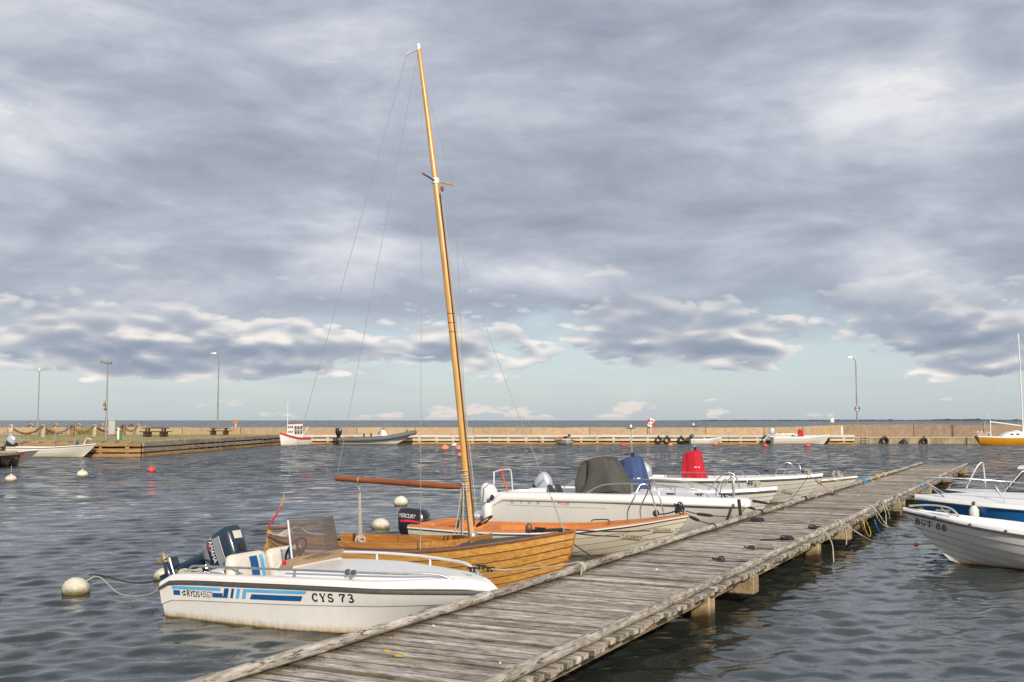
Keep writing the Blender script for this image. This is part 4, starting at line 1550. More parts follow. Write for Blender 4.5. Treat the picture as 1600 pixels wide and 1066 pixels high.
# ------------------------------------------------------------------ B: varnished clinker sailing boat
def sailing_boat():
    root = boat('sailing_boat', 'varnished clinker sailing boat with tall golden mast and bare boom', 13.3, 10.78)
    L = 5.02
    h = Hull(L, [(0, .07), (.08, .32), (.2, .56), (.4, .74), (.55, .76), (.7, .65), (.85, .38), (.95, .14), (1, .035)],
             [(0, .02), (.1, -.2), (.5, -.25), (.85, -.16), (1, .02)], [(0, .61), (.2, .55), (.45, .56), (.65, .62), (.85, .76), (1, .90)],
             [(0, .25), (.2, .7), (.5, .85), (.8, .5), (1, .15)], .42, strakes=9, lap=.016, ns=34, rake_pow=1.6)
    h.planks('hull_plank', 'plank_gold', root)
    h.seams(root, 'seam_brown', .014)
    stem = [h.xyz(1.0, 0, z) for z in (-.1, .1, .3, .5, .7, .92)]
    MB().loft([[(p[0] - .05, -.028, p[2]), (p[0] + .012, -.022, p[2]), (p[0] + .022, 0, p[2]), (p[0] + .012, .022, p[2]), (p[0] - .05, .028, p[2])] for p in stem]).build('stem_post', MATS['coaming_gold'], root)
    st = [h.xyz(0, 0, z) for z in (-.1, .1, .3, .5, .63)]
    MB().loft([[(p[0] + .05, -.075, p[2]), (p[0] - .012, -.07, p[2]), (p[0] - .02, 0, p[2]), (p[0] - .012, .07, p[2]), (p[0] + .05, .075, p[2])] for p in st]).build('stern_post', MATS['plank_gold'], root)
    h.sweep(lambda s: [(-.03, -.005), (.018, -.022), (.022, .0), (.012, .016), (-.04, .016)]).build('gunwale', MATS['rail_brown'], root)
    # decks with a cockpit well between them
    h.deck(0.70, 0.985, .06, .03, .008).build('foredeck', MATS['deck_canvas'], root)
    h.deck(0.02, 0.20, .03, .03, .008, n=6).build('aft_deck', MATS['plank_red'], root)
    for sg in (-1, 1):
        mb_ = MB()
        rings = []
        for s in h.stations(.20, .70, 14):
            b_, zs = h.beam(s), h.sheer(s)
            wd = .17
            rings.append([h.xyz(s, sg * (b_ - .03), zs + .01), h.xyz(s, sg * (b_ - wd), zs + .024)])
        mb_.loft(rings, closed=False)
        mb_.build('side_deck', MATS['deck_canvas'] if sg < 0 else MATS['plank_red'], root)
        mb_ = MB()
        rings = []
        for s in h.stations(.20, .72, 16):
            b_, zs = h.beam(s) * (1 if s < .6 else max(.3, 1 - (s - .6) * 5.2)), h.sheer(s)
            y0, y1 = sg * (b_ - .165), sg * (b_ - .187)
            rings.append([h.xyz(s, y0, zs + .10), h.xyz(s, y1, zs + .10), h.xyz(s, y1, zs - .14), h.xyz(s, y0, zs - .14)])
        mb_.loft(rings)
        mb_.build('coaming', MATS['coaming_gold'], root, smooth=30)
    li = h.liner(.12, .17, .70, inset=.045, top=-.02)
    li.build('inner_planking', MATS['plank_red'], root)
    MB().box((1.9, 0, .36), (.28, 1.12, .03), ch=.006).build('thwart', MATS['plank_red'], root)
    for yy in (-.36, .36):
        MB().box((2.2, yy, .33), (1.7, .28, .025), ch=.006).build('side_bench', MATS['plank_red'], root)
    # low breakwater ahead of the cockpit
    MB().box((3.62, 0, .70), (.03, .62, .16), ch=.008).build('cockpit_bulkhead', MATS['coaming_gold'], root)
    # rudder and tiller
    MB().prism([(-.03, -.3), (-.03, .60), (.01, .68), (-.07, .70), (-.09, .5), (-.26, .1), (-.30, -.3)], -.022, .022).build('rudder', MATS['plank_gold'], root, smooth=None)
    MB().tube(smooth_path([(-.08, 0, .70), (.3, 0, .74), (.62, -.02, .80), (.9, -.05, .84)], 6), [.026] * 7 + [.022] * 6 + [.018] * 6, 8).build('tiller', MATS['rail_brown'], root)
    fl = MB().tube(smooth_path([(-.08, .02, .74), (.06, .03, .92), (.14, .04, 1.05)], 6), .018, 8)
    fl.build('furled_pennant', MATS['rope_red'], root)
    MB().tube([(.13, .04, 1.02), (.18, .05, 1.22)], .012, 6).build('pennant_staff', MATS['spar_gold'], root)
    rp = MB()
    rp.tube(smooth_path([(.02, -.1, .66), (.25, -.14, .64), (.5, -.02, .76), (.62, .1, .66), (.9, .2, .64)], 6), .011, 6)
    for k in range(5):
        rp.torus((.28 + .03 * k, -.16 + .02 * k, .64 + .008 * k), .05, .011, 12, 6, Matrix.Rotation(R(30 * k), 3, 'X'))
    rp.build('tiller_lashing', MATS['rope_white'], root)
    # mast with hardware, raked aft
    mb0, mt = Vector((3.50, 0, .55)), Vector((2.56, 0.0, 7.80))
    ax = (mt - mb0)
    n_ = 16
    pts, rad = [], []
    for k in range(n_ + 1):
        f = k / n_
        pts.append(mb0 + ax * f + Vector((.05 * math.sin(math.pi * f), 0, 0)))
        rad.append(.056 * (1 - .12 * f) if f < .6 else .0497 - (f - .6) * .055)
    mast = MB().tube(pts, rad, 16).build('mast', MATS['spar_gold'], root, smooth=60)

    def on(f, d=(0, 0, 0)):
        return mb0 + ax * f + Vector((.05 * math.sin(math.pi * f), 0, 0)) + Vector(d)
    MB().lathe([(.068, .0), (.075, .02), (.068, .09), (.06, .10)], on(.022), 14).build('mast_collar', MATS['galvanised'], mast)
    mh = MB().lathe([(.030, -.05), (.032, .02), (.022, .05), (.01, .06)], on(1.0), 12)
    mh.tube([on(1.0, (0, 0, -.02)), on(1.0, (-.2, 0, -.08))], .012, 6).tube([on(1.0, (-.01, 0, .05)), on(1.0, (-.2, 0, -.07))], .008, 6)
    mh.build('masthead_fitting', MATS['alu_white'], mast)
    sp0 = on(.722)
    ends = {}
    for sg in (-1, 1):
        e = sp0 + Vector((.05 if sg > 0 else .04, sg * .44, .02))
        ends[sg] = e
        MB().tube([sp0, e], [.016, .011], 8).build('spreader', MATS['spar_gold' if sg > 0 else 'rail_brown'], mast)
    MB().lathe([(.055, -.04), (.058, .0), (.055, .04)], sp0, 14).build('spreader_band', MATS['alu_white'], mast)
    MB().ell(on(.705, (.08, .02, 0)), (.03, .022, .045), 10, 7).build('halyard_block', MATS['rail_brown'], mast)
    for nm, d0, d1, r_, mt_ in (('halyard', on(.705, (.08, .01, -.03)), on(.06, (.09, .02, 0)), .006, 'rope_white'), ('halyard', on(.70, (.07, -.03, -.03)), on(.05, (.08, -.05, 0)), .007, 'rope_dark')):
        MB().tube([d0, lerp(d0, d1, .5) + Vector((.012, 0, 0)), d1], r_, 6).build(nm, MATS[mt_], mast)
    for k in range(3):
        MB().torus(on(.42 + .018 * k), .054, .005, 16, 6).build('lashing', MATS['rail_brown'], mast)
    gk = MB()
    for k in range(7):
        gk.torus(on(.115 + .006 * k, (-.01, -.02, 0)), .062, .008, 14, 6, Matrix.Rotation(R(10 * (k % 3) - 10), 3, 'X'))
    for dx_, dy_ in ((-.05, -.05), (-.08, -.02), (.02, -.07), (-.03, -.08), (-.10, -.04)):
        gk.tube(smooth_path([on(.13, (dx_ * .6, dy_, 0)), on(.07, (dx_ * 1.6, dy_ * 1.5, 0)), on(.035, (dx_ * 2.4, dy_ * 1.7, -.02))], 5), .009, 6)
    gk.build('halyard_tails', MATS['rope_white'], mast)
    # boom with gooseneck and tackle
    b0, b1 = Vector((3.28, .0, 1.425)), Vector((1.18, .0, 1.50))
    boom = MB().tube([lerp(b0, b1, k / 8) for k in range(9)], [.036, .043, .045, .046, .046, .045, .044, .043, .041], 14).build('boom', MATS['spar_red'], root, smooth=60)
    MB().tube([b0, b0 + Vector((.09, 0, -.005))], .014, 8).box(b0 + Vector((.08, 0, 0)), (.05, .03, .07), ch=.006).build('gooseneck', MATS['galvanised'], boom)
    q = lerp(b0, b1, .80)
    tk = MB().torus(q + Vector((0, 0, -.01)), .056, .007, 16, 6, Matrix.Rotation(R(90), 3, 'Y'))
    tk.torus(q + Vector((0, 0, -.09)), .035, .009, 14, 6, Matrix.Rotation(R(90), 3, 'X')).ell(q + Vector((0, 0, -.15)), (.022, .022, .05), 8, 6)
    tk.build('sheet_block', MATS['galvanised'], boom)
    sh = MB()
    for dx_ in (-.022, .0, .022):
        sh.tube([q + Vector((dx_ * .5, 0, -.17)), q + Vector((dx_ + .02, 0, -.86))], .008, 6)
    for k in range(7):
        sh.torus(q + Vector((.02 + .025 * math.sin(k * 2.1), .02 * math.cos(k * 1.7), -.84 - .012 * k)), .05, .011, 12, 6, Matrix.Rotation(R(50 * k), 3, 'X') @ Matrix.Rotation(R(35 * k), 3, 'Y'))
    sh.tube(smooth_path([q + Vector((.03, 0, -.88)), q + Vector((.09, -.03, -.93)), q + Vector((.1, -.05, -1.0))], 5), .011, 6)
    sh.build('mainsheet', MATS['rope_white'], boom)
    # wires
    def wire(p0, p1, nm, sag=0.0, r_=.0036):
        mid = (Vector(p0) + Vector(p1)) / 2 + Vector((-sag, 0, -abs(sag) * .3))
        MB().tube(smooth_path([p0, mid, p1], 8), r_, 5).build(nm, MATS['wire_grey'], root)
    wire(on(1.0, (-.2, 0, -.08)), (.02, 0, .66), 'backstay')
    wire(on(.985, (-.03, 0, 0)), b1 + Vector((.02, 0, .05)), 'topping_lift')
    for sg in (-1, 1):
        y = sg * (h.beam(.6) - .03)
        wire(on(.93, (0, sg * .03, 0)), ends[sg], 'shroud', 0, .003)
        wire(ends[sg], (3.08, y, h.sheer(.6) + .02), 'shroud', 0, .0036)
        MB().tube([(3.08, y, h.sheer(.6) - .01), lerp(Vector((3.08, y, h.sheer(.6) + .02)), ends[sg], .06)], .008, 6).build('turnbuckle', MATS['wire_grey'], root)
    wire(on(.71, (.05, 0, 0)), (4.86, 0, .90), 'forestay', .06)
    MB().tube([(4.86, 0, .88), lerp(Vector((4.86, 0, .9)), on(.71), .09)], .009, 6).build('forestay_tackle', MATS['wire_grey'], root)
    # bow fittings
    MB().ell((4.32, .05, .90), (.05, .05, .07), 10, 7).build('samson_post', MATS['rail_brown'], root)
    MB().tube([(4.3, 0, .86), (4.85, 0, .91)], .022, 8).build('bow_roller', MATS['rope_dark'], root)
    cleat(root, 4.55, -.08, .87, 1.1)
    return root, h


boat_b, hull_b = sailing_boat()


# ------------------------------------------------------------------ C: open boat with orange lining
def orange_boat():
    root = boat('open_boat', 'cream clinker open boat with orange lining and black outboard', 17.65, 10.72, yaw=6.0)
    L = 5.0
    h = Hull(L, [(0, .70), (.2, .80), (.45, .85), (.65, .76), (.82, .50), (.93, .22), (1, .03)],
             [(0, -.12), (.5, -.18), (.8, -.1), (1, .08)], [(0, .43), (.3, .40), (.55, .43), (.8, .56), (1, .73)],
             [(0, .9), (.5, .85), (.8, .45), (1, .1)], .55, strakes=6, lap=.012, ns=30, rake_pow=1.3)
    h.outer('hull', 'gelcoat_cream', root)
    h.sweep(lambda s: [(-.005, -.030), (.016, -.028), (.018, -.004), (-.005, .0)]).build('rubbing_strake', MATS['gelcoat_clean'], root)
    h.sweep(lambda s: [(-.004, -.046), (.010, -.045), (.010, -.032), (-.004, -.031)]).build('rub_line', MATS['rub_black'], root)
    h.sweep(lambda s: [(p[0] * min(1, h.beam(s) / .2), p[1]) for p in [(.012, .0), (.008, .022), (-.02, .030), (-.13, .034), (-.15, .02), (-.15, -.02), (-.03, -.02)]]).build('gunwale', MATS['orange_lining'], root)
    h.liner(.10, .01, .93, inset=.14, top=.005).build('orange_liner', MATS['orange_lining'], root)
    h.deck(.80, .985, .03, .03, .026, n=8).build('foredeck', MATS['orange_lining'], root)
    MB().box((.32, 0, .42), (.3, 1.18, .16), ch=.04).build('stern_bench', MATS['orange_lining'], root)
    MB().box((2.3, 0, .30), (.34, 1.4, .06), ch=.02).build('thwart', MATS['orange_lining'], root)
    MB().prism([(1.35, .10), (1.62, .10), (1.55, .44), (1.40, .46)], -.5, -.02).build('console', MATS['orange_lining'], root, smooth=None)
    rt = Matrix.Rotation(R(-35), 3, 'Y')
    wh = MB().torus((1.32, -.26, .53), .17, .014, 26, 8, rt)
    for k in range(3):
        p = rt @ Vector((.165 * math.cos(R(120 * k)), .165 * math.sin(R(120 * k)), 0))
        wh.tube([(1.35, -.26, .50), (1.32 + p.x, -.26 + p.y, .53 + p.z)], .013, 6)
    wh.build('steering_wheel', MATS['black_plastic'], root)
    MB().box((.95, -.62, .47), (.05, .06, .22), ch=.01).build('throttle_box', MATS['black_plastic'], root)
    mo, cw = outboard(root, (-.06, 0, -.04), 4, 'motor_black', 'motor_black', 'motor_black', 1.22, 'box', detail=False)
    ps, wd = text_polys('MERCURY', -.42, .56, .075, .34, .2)
    decal(mo, cw, ps, lambda x, z_: (x, -1, z_), (0, 1, 0), 'lettering', MATS['ink_white'], .003)
    decal(mo, cw, [[(lerp(-.44, .10, k / 8), .47 + .02 * math.sin(k / 8 * 3)), (lerp(-.44, .10, (k + 1) / 8), .47 + .02 * math.sin((k + 1) / 8 * 3)), (lerp(-.44, .10, (k + 1) / 8), .495 + .035 * math.sin((k + 1) / 8 * 3)), (lerp(-.44, .10, k / 8), .495 + .035 * math.sin(k / 8 * 3))] for k in range(8)], lambda x, z_: (x, -1, z_), (0, 1, 0), 'stripe', MATS['ink_magenta'], .003)
    for sg in (-1, 1):
        xb, xf = 4.05, 4.52
        yb, yf = sg * (h.beam(.82) - .05), sg * (h.beam(.905) - .04)
        hoop(root, [(xb, yb, .60), (xb - .01, yb, .80), (4.16, yb * .97, 1.05), (4.24, lerp(yb, yf, .45), 1.24), (4.34, lerp(yb, yf, .7), 1.24), (4.42, yf, 1.06), (xf, yf, .68)], .0125, 'bow_rail')
    MB().tube(smooth_path([(3.05, .70, .50), (3.1, .70, .53), (3.35, .68, .545), (3.4, .68, .52)], 5), .012, 6).build('grab_handle', MATS['rub_black'], root)
    # dark rope heap on the stem head
    rp = MB()
    for k in range(9):
        rp.torus((4.82 + .05 * math.sin(k * 1.9), .04 * math.cos(k * 2.3), .79 + .012 * k), .06, .013, 12, 6, Matrix.Rotation(R(57 * k), 3, 'X') @ Matrix.Rotation(R(41 * k), 3, 'Y'))
    rp.tube(smooth_path([(4.8, 0, .80), (4.6, .05, .74), (4.4, .0, .72)], 6), .014, 6).ell((4.42, .03, .74), (.06, .06, .06), 9, 7)
    rp.build('bow_rope_heap', MATS['rope_dark'], root)
    return root, h


boat_c, hull_c = orange_boat()


# ------------------------------------------------------------------ D: large white boat with grey console cover
def console_boat_large():
    root = boat('console_boat', 'large white motorboat with dark grey console cover and stern platform', 21.25, 10.95, yaw=3.5)
    L = 5.35

    def ch(s):
        k = min(1, max(0, (s - 0.4) / 0.6)) ** 1.6
        return [(0.0, 0.0, 0.0), (0.3, lerp(.85, .34, k), lerp(.22, .30, k)), (0.5, lerp(.93, .55, k), lerp(.5, .5, k)), (.75, lerp(.965, .74, k), lerp(.76, .76, k)), (1.0, lerp(.98, .9, k), 1.0)]
    h = Hull(L, [(0, .86), (.3, .93), (.55, .95), (.72, .88), (.86, .66), (.95, .40), (1, .16)],
             [(0, -.2), (.6, -.2), (.85, -.1), (1, .1)], [(0, .72), (.3, .74), (.6, .75), (.85, .72), (1, .68)],
             [(0, 1), (1, 1)], .62, chine=ch, ns=34, rake_pow=1.2)
    hull = h.outer('hull', 'gelcoat_grey_white', root, smooth=22)
    prof = [(-.06, -.055), (.0, -.05), (.028, -.03), (.035, .0), (.03, .045), (.008, .085), (-.05, .115), (-.16, .13), (-.22, .115), (-.225, .02), (-.1, -.04)]
    h.sweep(lambda s: [(p[0] * min(1, h.beam(s) / .3), p[1] - (.27 * max(0, 1 - s / .07) ** 1.2)) for p in prof]).build('gunwale', MATS['gelcoat_clean'], root, smooth=50)
    # bow end cap
    MB().loft([[h.xyz(1.0, y, h.sheer(1.0) + z) for y, z in ((-.17, -.04), (-.17, .05), (-.12, .11), (.12, .11), (.17, .05), (.17, -.04))], [(q[0] + .07, q[1] * .7, q[2] - .01) for q in [h.xyz(1.0, y, h.sheer(1.0) + z) for y, z in ((-.17, -.02), (-.17, .05), (-.12, .095), (.12, .095), (.17, .05), (.17, -.02))]]]).build('bow_cap', MATS['gelcoat_clean'], root, smooth=50)
    h.liner(.22, .03, .60, inset=.21, top=.1).build('cockpit_liner', MATS['gelcoat_clean'], root)
    h.deck(.58, .995, .06, .17, .10).build('foredeck', MATS['gelcoat_clean'], root)
    MB().loft([superellipse(.34, .82, .30, 26, 4, -.22), superellipse(.36, .84, .335, 26, 4, -.22), superellipse(.34, .82, .36, 26, 4, -.22)]).build('swim_platform', MATS['gelcoat_clean'], root)
    for sg in (-1, 1):
        hoop(root, [(-.42, sg * .55, .35), (-.2, sg * .6, .52), (.06, sg * .66, .74)], .013, 'platform_stay')
    hoop(root, [(.14, -.72, .72), (.14, -.70, 1.18), (.12, -.60, 1.26), (.12, .1, 1.28), (.14, .22, 1.2), (.16, .26, .75)], .015, 'stern_frame', 'alu_white')
    MB().tube(smooth_path([(.12, -.25, 1.27), (.14, -.2, 1.1), (.18, -.16, .95), (.2, -.12, .8)], 6), .016, 6).ell((.12, -.27, 1.28), (.05, .035, .04), 8, 6).build('tow_strap', MATS['rope_orange'], root)
    mo, cw = outboard(root, (-.30, 0.1, .42), 16, 'motor_white', 'motor_white', 'motor_white', .85, 'slope', detail=False)
    draped_cover(root, (1.80, 3.10, .50), (1.90, 2.62, .34), .84, 1.50, 'cover_grey', folds=.046, seed=4, tilt=.09)
    for yy in (-.36, .1):
        MB().loft([superellipse(.05, .17, .62, 16, 3, 1.35, yy), superellipse(.055, .185, .85, 16, 3, 1.3, yy), superellipse(.03, .13, .98, 16, 3, 1.27, yy), superellipse(.01, .06, 1.0, 16, 3, 1.27, yy)]).build('seat_back', MATS['motor_dark'], root)
    for sg in (-1, 1):
        def dk(s, dz_):
            return Vector(h.xyz(s, sg * (h.beam(s) - .12), h.sheer(s) + .12 + dz_))
        rl = hoop(root, [dk(.42, 0), dk(.46, .13), dk(.51, .2), dk(.62, .22), dk(.74, .2), dk(.84, .14), dk(.88, .0)], .014, 'side_rail')
        for s in (.60, .76):
            MB().tube([dk(s, 0), dk(s, .21)], .010, 6).build('rail_post', MATS['steel'], rl)
    for x, y in ((4.9, -.18), (4.45, -.3), (3.9, -.45)):
        cleat(root, x, y, .83, 1.2)
    hoop(root, [(4.75, -.2, .82), (4.8, -.2, 1.05), (4.95, -.16, 1.18), (5.05, -.1, 1.16), (5.08, -.06, .82)], .013, 'bow_rail')
    hoop(root, [(4.75, .2, .82), (4.8, .2, 1.05), (4.95, .16, 1.18), (5.05, .1, 1.16), (5.08, .06, .82)], .013, 'bow_rail')
    # lettering
    for ch_, x0 in zip('RYDS', (.60, .79, .99, 1.18)):
        ps, wd = text_polys(ch_, x0, .615 + .01 * x0, .062, .075, .2)
        decal(root, hull, ps, lambda x, z_: (x, -2.5, z_), (0, 1, 0), 'letter', MATS['ink_grey'], .003)
    ps, wd = text_polys('F528', 1.66, .628, .055, .24, .3)
    decal(root, hull, ps, lambda x, z_: (x, -2.5, z_), (0, 1, 0), 'lettering', MATS['ink_red'], .003)
    decal(root, hull, split_rect(.5, .585, 2.7, .592, 12), lambda x, z_: (x, -2.5, z_), (0, 1, 0), 'pinstripe', MATS['ink_grey'], .002)
    fender(root, (.12, -.97, .40), .10, .42)
    MB().tube([(.14, -.93, .64), (.16, -.92, .74)], .01, 6).ell((.2, -.93, .74), (.05, .03, .06), 8, 6).build('fender_lanyard', MATS['rope_dark'], root)
    return root, h


boat_d, hull_d = console_boat_large()


# ------------------------------------------------------------------ E and F: console boats with fabric covers
def console_boat(label, t, ws, L, cover, cover_x, motor_tilt, yaw, top, pole, seed, mat='gelcoat_ivory'):
    root = boat('console_boat', label, t, ws, yaw=yaw)
    h = Hull(L, [(0, .80), (.3, .88), (.55, .88), (.72, .78), (.86, .50), (.95, .22), (1, .04)],
             [(0, -.15), (.6, -.2), (.85, -.1), (1, .1)], [(0, .58), (.3, .58), (.6, .63), (.85, .70), (1, .76)],
             [(0, .9), (.5, .85), (.8, .45), (1, .1)], .6, strakes=6, lap=.013, ns=28, rake_pow=1.3)
    hull = h.outer('hull', mat, root)
    h.sweep(lambda s: [(-.004, -.035), (.022, -.032), (.026, -.006), (.02, .016), (-.004, .018)]).build('rubbing_strake', MATS['rub_dark'], root)
    h.sweep(lambda s: [(p[0] * min(1, h.beam(s) / .25), p[1]) for p in [(.008, .016), (.0, .055), (-.04, .085), (-.13, .095), (-.17, .08), (-.175, .0), (-.03, .0)]]).build('gunwale', MATS['gelcoat_clean'], root, smooth=50)
    h.liner(.2, .02, .60, inset=.165, top=.06).build('cockpit_liner', MATS['gelcoat_clean'], root)
    h.deck(.56, .99, .07, .13, .07).build('foredeck', MATS['gelcoat_clean'], root)
    mo, cw = outboard(root, (-.08, 0, .42), motor_tilt, 'motor_silver', 'motor_silver', 'motor_dark', 1.0, 'slope', detail=False)
    ps, wd = text_polys('HONDA', 0, 0, .06, .25)
    decal(mo, cw, [[(-(p[1]) - .14, .47 - p[0]) for p in q] for q in ps], lambda x, z_: (x, -1, z_), (0, 1, 0), 'lettering', MATS['ink_black'], .003)
    x0, x1 = cover_x
    cv = draped_cover(root, (x0, x1, .40), (x0 + .04, x0 + .04 + (x1 - x0) * .66, .27), .55, top - .03, cover, folds=.028, seed=seed, tilt=.10)
    decal(cv, cv, split_rect(x1 - .30, .96, x1 - .17, .985, 2), lambda x, z_: (x, -2, z_), (0, 1, 0), 'maker_patch', MATS['ink_white'], .006)
    mast_antenna(root, x0 + .34, 0, top + .04, pole, .12, -.03)
    for sg in (-1, 1):
        def dk(s, dz_):
            return Vector(h.xyz(s, sg * (h.beam(s) - .10), h.sheer(s) + .085 + dz_))
        rl = hoop(root, [dk(.16, 0), dk(.18, .14), dk(.24, .17), dk(.40, .17), dk(.54, .16), dk(.60, .12), dk(.63, .0)], .013, 'side_rail')
        for s in (.3, .45):
            MB().tube([dk(s, 0), dk(s, .17)], .010, 6).build('rail_post', MATS['steel'], rl)
        a, b_ = dk(.76, -.01), dk(.87, -.01)
        hoop(root, [a, lerp(a, b_, .3) + Vector((0, 0, .25)), lerp(a, b_, .55) + Vector((0, 0, .38)), lerp(a, b_, .8) + Vector((0, 0, .36)), lerp(a, b_, .95) + Vector((0, 0, .2)), b_], .0135, 'bow_rail')
    for x in (L * .70, L * .9):
        cleat(root, x, -.1, .86, 1.1)
    rp = MB()
    for k in range(6):
        rp.torus((L * .92 + .07 * math.sin(k * 1.9), .06 * math.cos(k * 2.3), .86 + .008 * k), .07, .012, 12, 6, Matrix.Rotation(R(23 * k), 3, 'X') @ Matrix.Rotation(R(17 * k), 3, 'Y'))
    rp.build('bow_rope_heap', MATS['rope_white'], root)
    return root, h


boat_e, hull_e = console_boat('white console boat with blue fabric console cover and silver outboard', 24.95, 11.75, 5.95, 'cover_blue', (2.12, 2.92), 48, 0, 1.42, 2.2, 7)
boat_f, hull_f = console_boat('white console boat with bright red fabric console cover', 31.6, 11.35, 5.3, 'cover_red', (1.22, 1.95), 30, 0, 1.40, 2.22, 8)
MB().box((5.40, 0, .80), (.26, .09, .035), ch=.01).build('bowsprit', MATS['rail_brown'], boat_f)


# ------------------------------------------------------------------ simple open hulls: G, R1, far boats
def open_boat(name, label, loc, rz, L, beam, z0, zm, z1, mat, rub, strakes=6, floor=.1, rake=.5, cat='boat', group=None, inner='gelcoat_clean', fore=.8, ns=26, stern=.85):
    root = thing(name, label, cat, loc, rz, group)
    h = Hull(L, [(0, beam * stern), (.25, beam * .97), (.5, beam), (.68, beam * .9), (.84, beam * .58), (.94, beam * .26), (1, .03)],
             [(0, -.15), (.5, -.2), (.8, -.12), (1, .05)], [(0, z0), (.4, zm), (.75, lerp(zm, z1, .45)), (1, z1)],
             [(0, .9), (.5, .85), (.8, .45), (1, .1)], rake, strakes=strakes, lap=.013, ns=ns, rake_pow=1.15)
    hull = h.outer('hull', mat, root)
    h.sweep(lambda s: [(-.004, -.035), (.016, -.032), (.02, -.006), (.014, .010), (-.004, .012)]).build('rubbing_strake', MATS[rub], root)
    h.sweep(lambda s: [(p[0] * min(1, h.beam(s) / .25), p[1]) for p in [(.006, .010), (.0, .045), (-.03, .060), (-.11, .062), (-.14, .045), (-.145, -.02), (-.03, -.02)]]).build('gunwale', MATS[inner], root, smooth=50)
    h.liner(floor, .012, .93, inset=.135, top=.02).build('liner', MATS[inner], root)
    if fore < 1:
        h.deck(fore, .99, .05, .10, .045, n=8).build('foredeck', MATS[inner], root)
    return root, h, hull


boat_g, hull_g, _ = open_boat('dinghy', 'small white dinghy with its bow under the jetty edge beyond the red-covered boat', J(34.6, 9.2), JA - R(90), 3.6, .66, .42, .42, .60, 'gelcoat_ivory', 'rail_brown', strakes=0, group='boats moored along the jetty')
rp = MB()
for k in range(8):
    rp.torus((3.0 + .10 * math.sin(k * 1.9), .07 * math.cos(k * 2.3), .67 + .008 * k), .09, .012, 12, 6, Matrix.Rotation(R(23 * k), 3, 'X') @ Matrix.Rotation(R(17 * k), 3, 'Y'))
rp.build('bow_rope_heap', MATS['rope_white'], boat_g)

L1 = 5.2
boat_r1, hull_r1, hm = open_boat('clinker_boat', 'white clinker boat with black registration letters on its bow', J(19.45, 2.42 - L1), JA + R(90), L1, .93, .48, .49, .83, 'gelcoat_white', 'rub_dark', strakes=6, rake=.72, group='boats moored along the jetty', fore=.86)
ps, wd = slab_text('BUT 88', .10, .085)
sc = .52 / wd
decal(boat_r1, hm, [[(5.00 - p.x * sc - p.y * .1, .635 + p.y - p.x * .16) for p in q] for q in ps], lambda x, z_: (x, 2.5, z_), (0, -1, 0), 'registration', MATS['ink_black'], .004, .0003)
for s in (.60, .70, .80, .90):
    p = hull_r1.xyz(s, hull_r1.beam(s) + .012, hull_r1.sheer(s) + .03)
    MB().ell(p, (.02, .015, .02), 8, 6).build('fender_eye', MATS['rub_dark'], boat_r1)
MB().tube(smooth_path([(5.1, 0, .92), (4.75, .1, .95), (4.45, .22, .92), (4.3, .28, .80)], 6), .016, 6).tube(smooth_path([(4.6, .1, .93), (4.5, .3, .86), (4.3, .4, .80)], 6), .012, 6).build('bow_line', MATS['rope_white'], boat_r1)
MB().box((4.55, .24, .88), (.22, .12, .02), ch=.006).build('deck_plate', MATS['steel_dull'], boat_r1)


# ------------------------------------------------------------------ R2: blue sided cabin boat
def blue_boat():
    L = 5.6
    root = boat('cabin_boat', 'white motorboat with broad blue side band and steel bow rail', 22.3, 2.55 - L, out=True)

    def ch(s):
        k = min(1, max(0, (s - 0.4) / 0.6)) ** 1.5
        return [(0, 0, 0), (.3, lerp(.85, .35, k), .25), (.5, lerp(.93, .58, k), .5), (.55, lerp(.94, .62, k), .53), (.8, lerp(.97, .82, k), .8), (1, 1.0, 1.0)]
    h = Hull(L, [(0, .95), (.3, 1.02), (.55, 1.02), (.72, .88), (.86, .55), (.95, .24), (1, .04)],
             [(0, -.2), (.6, -.2), (.85, -.1), (1, .12)], [(0, .68), (.4, .71), (.75, .78), (1, .84)], [(0, 1), (1, 1)], .8, chine=ch, ns=30, rake_pow=1.15)
    hull = h.outer('hull', 'gelcoat_blue', root, smooth=22)
    mb_ = MB()
    for sg in (-1, 1):
        rings = []
        for s in h.stations():
            pts = []
            for r_ in (0.0, .3, .42, .5):
                y, z = h.raw(s, r_)
                pts.append(h.xyz(s, sg * (y + .004), z))
            rings.append(pts)
        mb_.loft(rings, closed=False)
    mb_.build('bottom_paint', MATS['gelcoat_white'], root)
    h.sweep(lambda s: [(p[0] * min(1, max(.4, h.beam(s) / .25)), p[1]) for p in [(-.02, -.01), (.03, -.005), (.045, .015), (.03, .05), (-.02, .085), (-.10, .10), (-.16, .09), (-.16, -.0)]]).build('gunwale', MATS['gelcoat_clean'], root, smooth=50)
    h.deck(.30, .995, .20, .09, .09).build('foredeck', MATS['gelcoat_clean'], root)
    h.liner(.2, .02, .32, inset=.16, top=.09).build('cockpit_liner', MATS['gelcoat_clean'], root)
    for sg in (-1, 1):
        def dk(s, dz_):
            return Vector(h.xyz(s, sg * max(.05, h.beam(s) - .10), h.sheer(s) + .10 + dz_))
        rl = hoop(root, [dk(.90, 0), dk(.945, .16), dk(.965, .26), dk(.955, .31), dk(.92, .33), dk(.8, .32), dk(.66, .29), dk(.45, .24), dk(.40, .0)], .014, 'bow_rail')
        for s in (.74, .60):
            MB().tube([dk(s - .03, 0), dk(s, .30)], .012, 6).build('rail_post', MATS['steel'], rl)
    MB().box((L * .955, 0, .90), (.24, .14, .03), ch=.01).build('bow_roller', MATS['gelcoat_clean'], root)
    cleat(root, L * .76, .52, .87, 1.2)
    fender(root, (L * .805, .73, .64), .085, .30)
    return root, h


boat_r2, hull_r2 = blue_boat()


